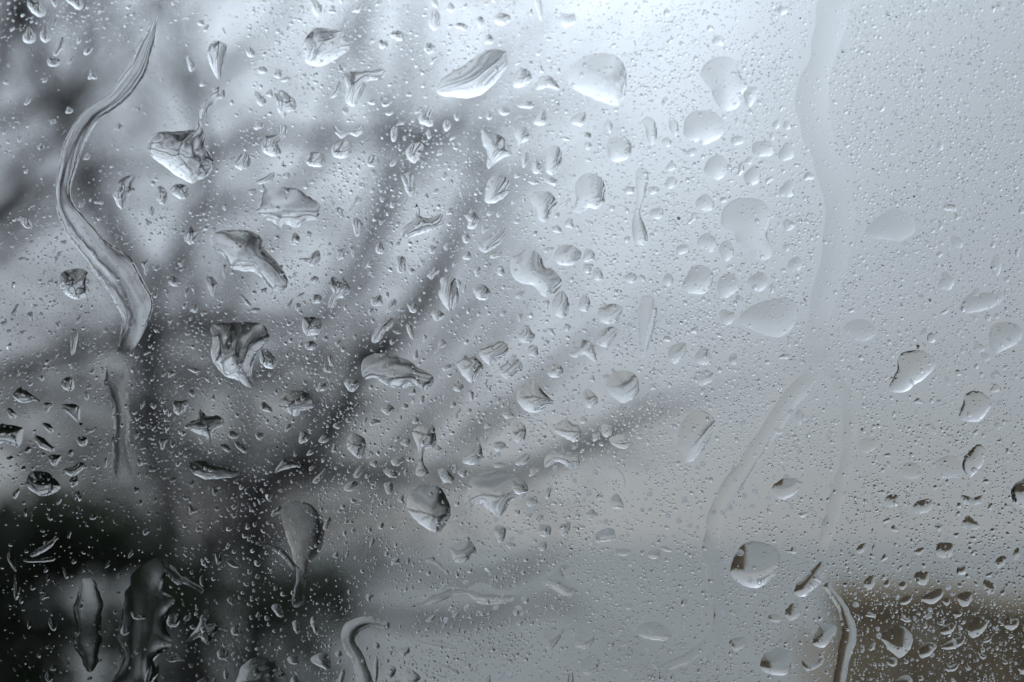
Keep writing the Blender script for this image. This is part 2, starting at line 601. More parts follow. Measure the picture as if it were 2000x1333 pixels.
win = empty('window', (0, 0, PZ0), 'window pane of clear wet glass in a black rubber frame', 'window')
T_ = 0.004
for (a, b, c, d) in ((-PW - .04, PW + .04, PZ0 - .04, PZ0), (-PW - .04, PW + .04, PZ1, PZ1 + .04)):
    v, f = box_vf(a + .0005, b - .0005, -.012, .016, c - PZ0 + .0005, d - PZ0 - .0005)
    mesh_obj('frame_rail', v, f, M_FRAME, win)
for (a, b) in ((-PW - .04, -PW), (PW, PW + .04)):
    v, f = box_vf(a + .0005, b - .0005, -.012, .016, .0005, PZ1 - PZ0 - .0005)
    mesh_obj('frame_stile', v, f, M_FRAME, win)
v, f = box_vf(-PW, PW, 0, T_, 0.001, PZ1 - PZ0 - .001)
mesh_obj('glass_pane', v, f, M_PANE, win)

# ------------------------------------------------------------------ water
PX = DIST * 36 / 50 / 2000          # metres on the pane per photograph pixel
GAP = 0.00004


def closed_spline(pts, step):
    P = np.array(pts, float)
    n = len(P)
    o = []
    for i in range(n):
        a, b, c, d = P[i - 1], P[i], P[(i + 1) % n], P[(i + 2) % n]
        k = max(1, int(np.hypot(*(c - b)) / step))
        for j in range(k):
            t = j / k
            o.append(0.5 * ((2 * b) + (-a + c) * t + (2 * a - 5 * b + 4 * c - d) * t * t + (-a + 3 * b - 3 * c + d) * t ** 3))
    return np.array(o)


def inside(poly, X, Y):
    x0, y0 = poly[:, 0], poly[:, 1]
    x1, y1 = np.roll(x0, -1), np.roll(y0, -1)
    r = np.zeros(X.shape, bool)
    for a, b, c, d in zip(x0, y0, x1, y1):
        if b != d:
            r ^= ((b > Y) != (d > Y)) & (X < (c - a) * (Y - b) / (d - b) + a)
    return r


def ripple(X, Y, lam, seed, ang=None):
    rs = np.random.RandomState(seed)
    z = np.zeros(X.shape)
    for k in range(7):
        a = rs.uniform(0, math.pi) if ang is None else ang + rs.normal(0, .25)
        f = 2 * math.pi / (lam * rs.uniform(.6, 1.8))
        z += np.sin((X * math.cos(a) + Y * math.sin(a)) * f + rs.uniform(0, 6.3) + 1.2 * np.sin((X * math.sin(a) - Y * math.cos(a)) * f * .4 + rs.uniform(0, 6)))
    return z / 4


def drop_geometry(outline, slope, p=1.0, fade=0, lean=0.0, outer=False, rip=0.0, ang=None, seed=0, rag=1.0, grav=.48, fine=1.0, flat=0):
    mx = float(np.mean([q[0] for q in outline]))
    slope = slope * (.57 if mx < 900 else .68 - .12 * min(1, (mx - 900) / 300))
    if p < .85 and mx > 1300:
        slope *= 1.5
        lean = .4
    """outline in photograph pixels -> (verts in metres about the centre, faces, centre px, size info).
    The film's height solves the Poisson equation inside the outline, as a resting film of water does."""
    rs = np.random.RandomState(seed)
    O = np.array(outline, float)
    w0, h0 = O.max(0) - O.min(0)
    small = min(w0, h0)
    step = max(1.6, min(4.0, small / 14)) / fine
    S = closed_spline(O, step)
    # ragged contact line
    n = len(S)
    tg = np.roll(S, -1, 0) - np.roll(S, 1, 0)
    nr = np.stack([tg[:, 1], -tg[:, 0]], 1)
    nr /= np.linalg.norm(nr, axis=1)[:, None] + 1e-9
    th = np.arange(n) / n * 2 * math.pi
    amp = np.zeros(n)
    for k in range(3, 26):
        amp += rs.normal() / k ** .7 * np.sin(k * th + rs.uniform(0, 6.3))
    S = S + nr * (amp * rag * min(1.0, small / 40) * .9)[:, None]
    area = 0.5 * np.sum(S[:, 0] * np.roll(S[:, 1], -1) - np.roll(S[:, 0], -1) * S[:, 1])
    if area < 0:
        S = S[::-1].copy()
    # Poisson on a grid
    g = step
    lo, hi = S.min(0) - 2 * g, S.max(0) + 2 * g
    xs = np.arange(lo[0], hi[0] + g, g)
    ys = np.arange(lo[1], hi[1] + g, g)
    X, Y = np.meshgrid(xs, ys)
    ins = inside(S, X, Y)
    u = np.zeros(X.shape)
    it = int(min(900, 60 + 1.2 * (min(w0, h0) / g) ** 2))
    for _ in range(it):
        u[1:-1, 1:-1] = .25 * (u[:-2, 1:-1] + u[2:, 1:-1] + u[1:-1, :-2] + u[1:-1, 2:] + g * g)
        u *= ins
    um = max(u.max(), 1e-6)
    a = 2 * math.sqrt(um)
    cx, cy = S.mean(0)
    hgt = (u / um) ** p
    if flat:
        hgt = (1 - (1 - np.clip(u / um, 0, 1)) ** flat) / flat
    hgt = hgt * (1 + grav * np.clip((Y - cy) / max(h0 / 2, 1), -1.2, 1.2)) * (1 - lean * np.clip((X - cx) / max(w0 / 2, 1), -1.2, 1.2))
    if rip:
        hgt = hgt * (1 + .26 * rip * ripple(X, Y, max(a * .75, 7), seed, ang)) + 0.0
    hgt *= slope * a / 2
    if fade:
        hgt *= np.clip((Y - O[:, 1].min()) / fade, .03, 1) * np.clip((O[:, 1].max() - Y) / fade, .03, 1)
    # points: outline + interior
    jit = rs.uniform(-.18, .18, X.shape + (2,)) * g
    XX, YY = X + jit[..., 0], Y + jit[..., 1]
    near = np.zeros(X.shape, bool)
    I = np.argwhere(ins)
    pts = np.array([[XX[i, j], YY[i, j]] for i, j in I]) if len(I) else np.zeros((0, 2))
    if len(pts):
        keep = np.ones(len(pts), bool)
        for c0 in range(0, len(pts), 2000):
            d2 = ((pts[c0:c0 + 2000, None, :] - S[None]) ** 2).sum(2).min(1)
            keep[c0:c0 + 2000] = d2 > (g * .55) ** 2
        ok = keep & inside(S, pts[:, 0], pts[:, 1])
        pts = pts[ok]
    allp = [Vector(q) for q in S] + [Vector(q) for q in pts]
    res = geometry.delaunay_2d_cdt(allp, [], [list(range(len(S)))], 1, 1e-4)
    V2 = np.array([tuple(q) for q in res[0]])
    F2 = res[2]
    fx = (V2[:, 0] - xs[0]) / g
    fy = (V2[:, 1] - ys[0]) / g
    ix = np.clip(fx.astype(int), 0, len(xs) - 2)
    iy = np.clip(fy.astype(int), 0, len(ys) - 2)
    tx, ty = fx - ix, fy - iy
    H = (hgt[iy, ix] * (1 - tx) * (1 - ty) + hgt[iy, ix + 1] * tx * (1 - ty) + hgt[iy + 1, ix] * (1 - tx) * ty + hgt[iy + 1, ix + 1] * tx * ty)
    edge = np.zeros(len(V2), bool)
    d2 = np.array([((V2[c:c + 2000, None, :] - S[None]) ** 2).sum(2).min(1) for c in [0]][0]) if len(V2) <= 2000 else np.concatenate([((V2[c:c + 2000, None, :] - S[None]) ** 2).sum(2).min(1) for c in range(0, len(V2), 2000)])
    edge = d2 < 1e-4
    H = np.maximum(H, 0.03)
    H[edge] = 0.0
    c = np.array([on_pane(*q) for q in V2])
    ctr = on_pane(cx, cy)
    n1 = len(V2)
    top = np.stack([c[:, 0] - ctr[0], -H * PX, c[:, 1] - ctr[1]], 1)
    bot = np.stack([c[:, 0] - ctr[0], np.zeros(n1), c[:, 1] - ctr[1]], 1)
    A = V2
    F = []
    for f in F2:
        q = A[list(f)]
        ar = np.sum(q[:, 0] * np.roll(q[:, 1], -1) - np.roll(q[:, 0], -1) * q[:, 1])
        f = tuple(f) if ar > 0 else tuple(f)[::-1]
        F.append(f[::-1])                 # pixel y runs down: this turns the outside towards the room
        F.append(tuple(i + n1 for i in f))
    if outer:
        top[:, 1] *= -1
        F = [f[::-1] for f in F]
    # the flat back keeps only its outline corners' heights, so it shares no vertex with the dome
    return np.vstack([top, bot]), F, ctr, (w0, h0, cx, cy)


OCC = np.zeros((2, 700, 1040), bool)      # which 2-pixel cells of the inner and of the outer face are wet already (20 cells of margin)


def cells(outline, grow=1.0):
    P = np.array(closed_spline(np.array(outline, float), 3))
    c = P.mean(0)
    P = c + (P - c) * grow
    x0, y0 = np.floor(P.min(0) / 2).astype(int) - 2
    x1, y1 = np.ceil(P.max(0) / 2).astype(int) + 2
    X, Y = np.meshgrid(np.arange(x0, x1), np.arange(y0, y1))
    m = inside(P, X * 2.0 + 1, Y * 2.0 + 1)
    d = m.copy()
    d[1:] |= m[:-1]; d[:-1] |= m[1:]; d[:, 1:] |= m[:, :-1]; d[:, :-1] |= m[:, 1:]
    return np.clip(Y[d] + 16, 0, 699), np.clip(X[d] + 20, 0, 1039)


def fit(outline):
    """the outline, drawn in if need be so that it keeps off its neighbours; the second value tells whether it sits on the outer face"""
    P = np.array(outline, float)
    c = P.mean(0)
    for g_ in (1.0, .93, .86, .78, .7):
        q = c + (P - c) * g_
        cc = cells(q)
        if not OCC[0][cc].any():
            OCC[0][cc] = True
            return q.tolist(), False
    OCC[1][cells(outline)] = True
    return outline, True


def water(name, outline, slope, force=False, film=False, **kw):
    if force or film:
        OCC[1 if film else 0][cells(outline)] = True
        outer = film
    else:
        outline, outer = fit(outline)
    V, F, ctr, info = drop_geometry(outline, slope, outer=outer, **kw)
    o = mesh_obj(name, V, F, M_WATER, None, True, (ctr[0], (T_ + GAP) if outer else -GAP, ctr[1]))
    if outer:
        print('outer', info)
    return o, info


def E(cx, cy, w, h, rot=0, seed=0, wob=.08):
    rs = np.random.RandomState(int(cx * 7 + cy * 13 + seed) % 99991)
    a = np.arange(14) / 14 * 2 * math.pi
    r = 1 + wob * (rs.normal() * np.cos(2 * a + rs.uniform(0, 6)) + rs.normal() * np.cos(3 * a + rs.uniform(0, 6)) + .6 * rs.normal() * np.cos(4 * a))
    x, y = w / 2 * r * np.cos(a), h / 2 * r * np.sin(a)
    t = R(rot)
    return list(zip(cx + x * math.cos(t) - y * math.sin(t), cy + x * math.sin(t) + y * math.cos(t)))


def ribbon(path):
    """outline of a streak: path of (x, y, width)"""
    S = spline(path, 4)
    T = np.gradient(S[:, :2], axis=0)
    Nn = np.stack([-T[:, 1], T[:, 0]], 1)
    Nn /= np.linalg.norm(Nn, axis=1)[:, None]
    a = S[:, :2] + Nn * S[:, 2:3] / 2
    b = S[:, :2] - Nn * S[:, 2:3] / 2
    return np.vstack([a, b[::-1]]).tolist()


def nums(s):
    v = [float(x) for x in s.replace(',', ' ').split()]
    return list(zip(v[::2], v[1::2]))


# landmarks: (short name, full label, outline, slope, options)
LM = [
 ('leaf-shaped drop', 'long leaf-shaped drop with fine lengthwise lines and a thin dark lower edge',
  '852 175 858 165 870 150 900 130 945 102 975 97 990 102 992 125 980 145 960 170 940 185 910 193 880 190 862 188', .62, dict(rip=.10, ang=R(60), p=.9)),
 ('broad pale drop', 'broad pale rounded drop in the brightest part of the sky',
  '1108 155 1112 135 1130 118 1150 108 1180 104 1205 110 1218 125 1224 150 1222 180 1212 205 1195 205 1175 200 1140 185 1115 170', .5, dict(p=1)),
 ('striped oval drop', 'grey oval drop striped by slanting bands, dark along its upper rim',
  '620 55 645 56 668 62 674 76 684 86 682 98 668 108 650 120 625 130 600 125 592 110 592 85 602 68', .6, dict(rip=.22, ang=R(60))),
 ('shell-shaped drop', 'large shell-shaped drop, half dark and half glaring white, hanging from a thin tail',
  '294 268 318 258 350 257 380 252 386 236 394 240 398 262 402 285 412 305 418 322 408 342 390 352 376 358 355 350 325 328 298 308 289 292', .85, dict(rip=.26, ang=R(20))),
 ('two-lobed drop', 'two-lobed drop narrowing to a bright rounded foot',
  '1366 145 1378 125 1398 112 1425 112 1440 125 1446 148 1458 160 1460 172 1450 185 1445 205 1430 216 1410 215 1396 196 1388 176 1375 160', .62, dict(rip=.10)),
 ('scallop-edged drop', 'plump drop with a scalloped lower edge just under the two-lobed one',
  '1334 255 1340 230 1358 217 1390 218 1412 235 1418 250 1405 270 1390 278 1375 284 1362 277 1355 278 1338 268', .6, dict()),
 ('coin-round drop', 'almost perfectly round drop, dark above and white below', E(1209, 292, 50, 50), .7, dict(rag=.4)),
 ('pear-shaped drop', 'pear-shaped drop leaning over with a ragged bright foot',
  '1118 412 1126 392 1123 370 1126 352 1140 341 1160 340 1175 350 1184 370 1180 395 1165 408 1148 406 1140 416 1122 418', .66, dict()),
 ('boot-shaped drop', 'big boot-shaped drop with a short black sliver on its heel',
  '1407 432 1415 405 1435 390 1470 387 1495 398 1505 420 1502 442 1498 460 1508 485 1505 502 1490 510 1475 505 1460 492 1440 475 1432 458 1412 445', .56, dict(rip=.05, p=.95)),
 ('tadpole streak', 'thin upright streak ending in a tadpole-like bulb between dark slivers',
  '1243 333 1266 334 1262 370 1256 395 1250 415 1258 440 1266 465 1260 478 1248 480 1238 468 1234 440 1238 415 1243 390', .7, dict()),
 ('bean-shaped drop', 'large bean-shaped drop outlined by a thick dark hook at one end',
  '410 472 415 458 440 450 480 450 505 460 517 478 520 492 535 505 550 525 563 545 562 560 548 568 530 562 512 545 495 532 478 530 460 527 448 520 436 500 420 490', .62, dict(rip=.08)),
 ('mitten-shaped drop', 'mitten-shaped drop, flat grey above with a white ragged hem',
  '503 415 505 395 520 372 545 365 580 370 605 385 622 398 626 415 618 430 600 432 588 442 575 446 560 438 548 452 535 436 515 428', .6, dict(rip=.15, ang=R(85))),
 ('boomerang drop', 'boomerang-shaped drop with a bright curved lower limb',
  '812 398 820 408 820 422 840 426 862 418 867 432 858 446 840 452 820 458 802 464 788 468 781 458 790 442 806 430 813 415', .75, dict(rip=.15)),
 ('rosette drop', 'rosette-like round drop with a dark beaded rim beside the long streak',
  '116 550 122 533 140 526 158 525 172 533 183 555 180 570 165 582 150 586 132 578 120 565', .95, dict(rip=.32)),
 ('folded drop', 'large folded drop with nested curved bands and a bright jagged foot',
  '411 640 430 632 500 630 520 642 526 660 512 680 500 700 492 728 496 756 475 752 462 742 440 735 420 712 412 690 415 665', .85, dict(rip=.32, ang=R(10))),
 ('slug-shaped drop', 'long slug-shaped drop lying flat with three bright spots under it',
  '705 715 715 698 745 691 790 700 815 718 845 735 844 753 828 762 806 752 785 760 760 755 735 742 710 738', .6, dict(rip=.14, ang=R(100))),
 ('capped almond drop', 'almond-shaped drop with a dark cap and glowing white belly',
  '1008 775 1015 758 1035 746 1050 752 1065 770 1082 786 1070 795 1055 804 1035 806 1015 792', .85, dict(rag=.5)),
 ('egg-shaped drop', 'egg-shaped drop with a dark slanting cap and a light belly',
  '1183 748 1195 730 1215 723 1235 728 1248 745 1247 765 1235 782 1215 787 1195 775 1186 762', .62, dict(rip=.1)),
 ('petal-shaped drop', 'upright petal-shaped drop with a black line down one flank',
  '1325 850 1330 830 1345 808 1365 800 1390 812 1397 828 1386 860 1370 885 1355 900 1340 903 1330 885 1325 870', .72, dict(rip=.08, ang=R(30))),
 ('globe drop', 'big globe-like drop with a thin black crescent along its lower flank',
  '795 990 800 962 825 946 855 950 872 970 880 1000 872 1022 857 1040 832 1032 810 1015', .8, dict(rip=.16)),
 ('coiled drop', 'wide flat drop with coiled ripples at its lower middle',
  '908 975 920 937 950 921 990 922 1015 940 1030 960 1022 973 1002 976 988 996 975 1010 958 1000 940 985 915 992', .6, dict(rip=.28)),
 ('hourglass drop', 'tall hourglass-shaped drop pinched in the middle with a curled foot',
  '806 842 820 831 845 830 853 858 848 872 830 880 826 896 831 912 838 925 826 933 812 926 818 900 814 870 808 858', .8, dict(rip=.12)),
 ('tent-shaped drop', 'tent-shaped drop with a dark floor line and white blob below',
  '543 790 556 770 570 762 592 764 610 774 615 795 602 801 592 803 580 813 562 806', .7, dict(rip=.2, ang=R(85))),
 ('seed-shaped drop', 'small upright seed-shaped drop with one shaded flank on the dark limb',
  '676 870 684 848 700 849 714 862 713 885 702 896 688 886', .7, dict(rip=.12)),
 ('star-shaped drop', 'star-shaped drop with thin arms above the dark horizontal limb',
  '367 826 384 816 391 800 404 814 426 812 440 828 420 842 408 868 400 852 384 846 370 838', .85, dict(rip=.3)),
 ('eye-shaped drop', 'flat eye-shaped drop with a dark brow, low beside the hedge top',
  '369 908 380 901 405 902 440 913 470 926 440 934 400 936 374 922', .7, dict(rip=.2, ang=R(90))),
 ('knight-shaped drop', 'pointed upright drop like a chess piece with a faceted bright side',
  '856 575 861 560 860 545 875 539 889 544 893 560 896 580 890 600 879 609 867 596', .8, dict(rip=.25, ang=R(5))),
 ('bowed drop', 'bow-tie-like drop of two pale facets where two limbs cross',
  '640 554 652 540 662 549 673 540 680 556 685 568 672 582 658 585 655 601 640 600 646 580 650 570', .8, dict(rip=.25)),
 ('lopsided pool', 'wide lopsided drop with a dark notch on top and a bright scalloped hem',
  '996 505 1018 492 1042 488 1058 503 1063 522 1080 527 1095 543 1098 553 1086 570 1066 580 1050 570 1040 558 1020 554 1002 540', .6, dict(rip=.12)),
 ('tilted olive drop', 'tilted olive-shaped drop, first of three in a row', E(1364, 548, 64, 54, -25), .66, dict(rag=.5)),
 ('faint wide drop', 'faint wide drop beside the forked streak with a curved fold',
  '1443 628 1462 601 1500 586 1540 582 1558 600 1553 630 1540 650 1515 659 1480 650', .36, dict(rip=.08, p=1)),
 ('black-edged drop', 'large pale drop with a thick black wavy line along one flank',
  '1737 762 1743 740 1752 722 1755 700 1766 688 1790 684 1815 692 1828 715 1810 735 1790 750 1765 767', .66, dict(p=.75)),
 ('comma-edged drop', 'smaller pale drop with a black comma stroke on its flank',
  '1873 815 1879 792 1889 768 1915 765 1936 785 1930 805 1912 822 1890 824', .64, dict(p=.75)),
 ('hook-edged drop', 'pale drop with a black hooked stroke reaching up to a chain of specks',
  '1880 912 1883 893 1895 880 1912 868 1925 880 1920 905 1905 925 1893 932', .68, dict(p=.7)),
 ('half-hidden ring drop', 'dark-rimmed drop cut by the frame edge near the hooked strokes',
  '1974 960 1984 945 2003 932 2020 930 2022 996 2000 992 1984 984 1976 974', .9, dict(p=.6)),
 ('brown-flanked globe', 'large glowing drop with a dark brown flank and a small black tooth',
  '1426 1122 1430 1100 1440 1076 1452 1062 1475 1058 1505 1064 1523 1085 1519 1115 1500 1138 1475 1149 1450 1143 1435 1132', .68, dict(p=.75)),
 ('brown slanting drop', 'slanting narrow drop with a dark brown upper side under the faint streak',
  '1552 1161 1557 1140 1578 1120 1604 1097 1612 1108 1608 1130 1590 1150 1570 1166', .8, dict(p=.7)),
 ('shield-shaped drop', 'shield-shaped drop with a bright pointed foot over the brown hedge',
  '1718 1244 1738 1226 1765 1224 1783 1248 1778 1268 1765 1280 1754 1285 1738 1272 1728 1256', .78, dict()),
 ('fang-shaped drop', 'fang-shaped bright drop with a black slit on one side over the hedge',
  '1889 1228 1896 1212 1908 1203 1926 1206 1931 1216 1920 1235 1902 1247 1892 1240', .82, dict()),
 ('horned drop', 'small horned drop with a U-shaped white foot over the hedge',
  '1960 1218 1968 1199 1976 1210 1986 1202 1990 1218 1982 1229 1968 1230', .85, dict()),
 ('brown-capped drop', 'wide bright drop with a brown domed cap at the lower edge',
  '1484 1302 1496 1274 1518 1266 1538 1270 1546 1284 1543 1306 1530 1320 1502 1316', .72, dict(p=.75)),
 ('mushroom-capped drop', 'bent drop with a brown mushroom cap left of the lower streak'.replace('left of', 'beside'),
  '1588 1258 1597 1228 1612 1220 1632 1222 1634 1232 1622 1252 1606 1266', .75, dict(p=.75)),
 ('jellyfish drop', 'cut-off bright drop like a jellyfish in the dark lowest corner of the hedge',
  '468 1312 480 1294 502 1284 532 1290 552 1310 556 1342 468 1342', .85, dict(rip=.3, ang=R(80))),
 ('crouching star drop', 'small five-pointed drop like a crouching star',
  '878 1070 900 1062 918 1054 926 1068 931 1078 917 1086 914 1097 888 1098 884 1084', .6, dict(rip=.2)),
 ('wing-shaped drop', 'long thin wing-shaped film with wavy dark upper line',
  '802 1186 830 1170 845 1152 880 1146 910 1150 935 1138 970 1148 1000 1158 1002 1173 960 1182 930 1176 912 1162 880 1166 860 1176 835 1182', .42, dict(rip=.2)),
 ('dark-domed drop', 'dark domed drop with a white toothed hem just above the black hedge',
  '51 942 58 926 78 920 100 928 118 950 106 964 82 969 58 957', .85, dict(rip=.15)),
 ('edge-cut drop', 'black and white drop cut off by the frame edge above the hedge',
  '-20 835 20 830 45 838 45 855 36 873 24 870 8 866 -20 868', .85, dict(rip=.25)),
 ('asterisk drop', 'asterisk-like drop with several bright limbs against the shrub',
  '362 1252 385 1226 396 1194 408 1194 407 1218 424 1219 418 1244 406 1260 390 1246 372 1254', .85, dict(rip=.35)),
 ('diagonal wedge', 'pale diagonal wedge of water running down across the dark shrub',
  '313 1093 330 1101 362 1126 398 1152 392 1160 365 1142 345 1142 325 1122', .55, dict(rip=.1)),
 ('ragged bright sheet', 'bright ragged sheet of water standing upright in the black hedge',
  '148 1140 166 1131 180 1142 194 1180 192 1230 184 1290 170 1316 155 1302 139 1262 143 1230 137 1190', .30, dict(rag=2.6, flat=2, grav=.5, rip=.08, film=True)),
 ('clawed pale sheet', 'large pale sheet of water with a clawed edge facing the black hedge',
  '262 1112 292 1090 318 1098 312 1150 338 1172 318 1215 330 1260 300 1290 296 1352 214 1352 228 1290 224 1240 233 1190 243 1145', .34, dict(rag=3, flat=1, grav=.6, rip=.06, film=True)),
 ('boxy film', 'broad boxy film of water with a curled upper corner',
  '548 985 572 977 606 988 624 1012 630 1060 600 1110 590 1180 566 1180 575 1120 560 1060 545 1010', .34, dict(rip=.14, p=.9, film=True)),
 ('moustache drop', 'moustache-shaped drop with bright turned-up ends',
  '653 246 668 256 682 256 706 240 711 256 696 268 682 262 668 271 655 260', .75, dict(rip=.15)),
 ('T-shaped drop', 'T-shaped drop with ribbed curving stem and a dark cross-bar',
  '673 146 690 140 725 138 748 136 753 150 735 157 718 161 708 180 696 206 685 209 674 196 676 172', .75, dict(rip=.3, ang=R(10))),
]

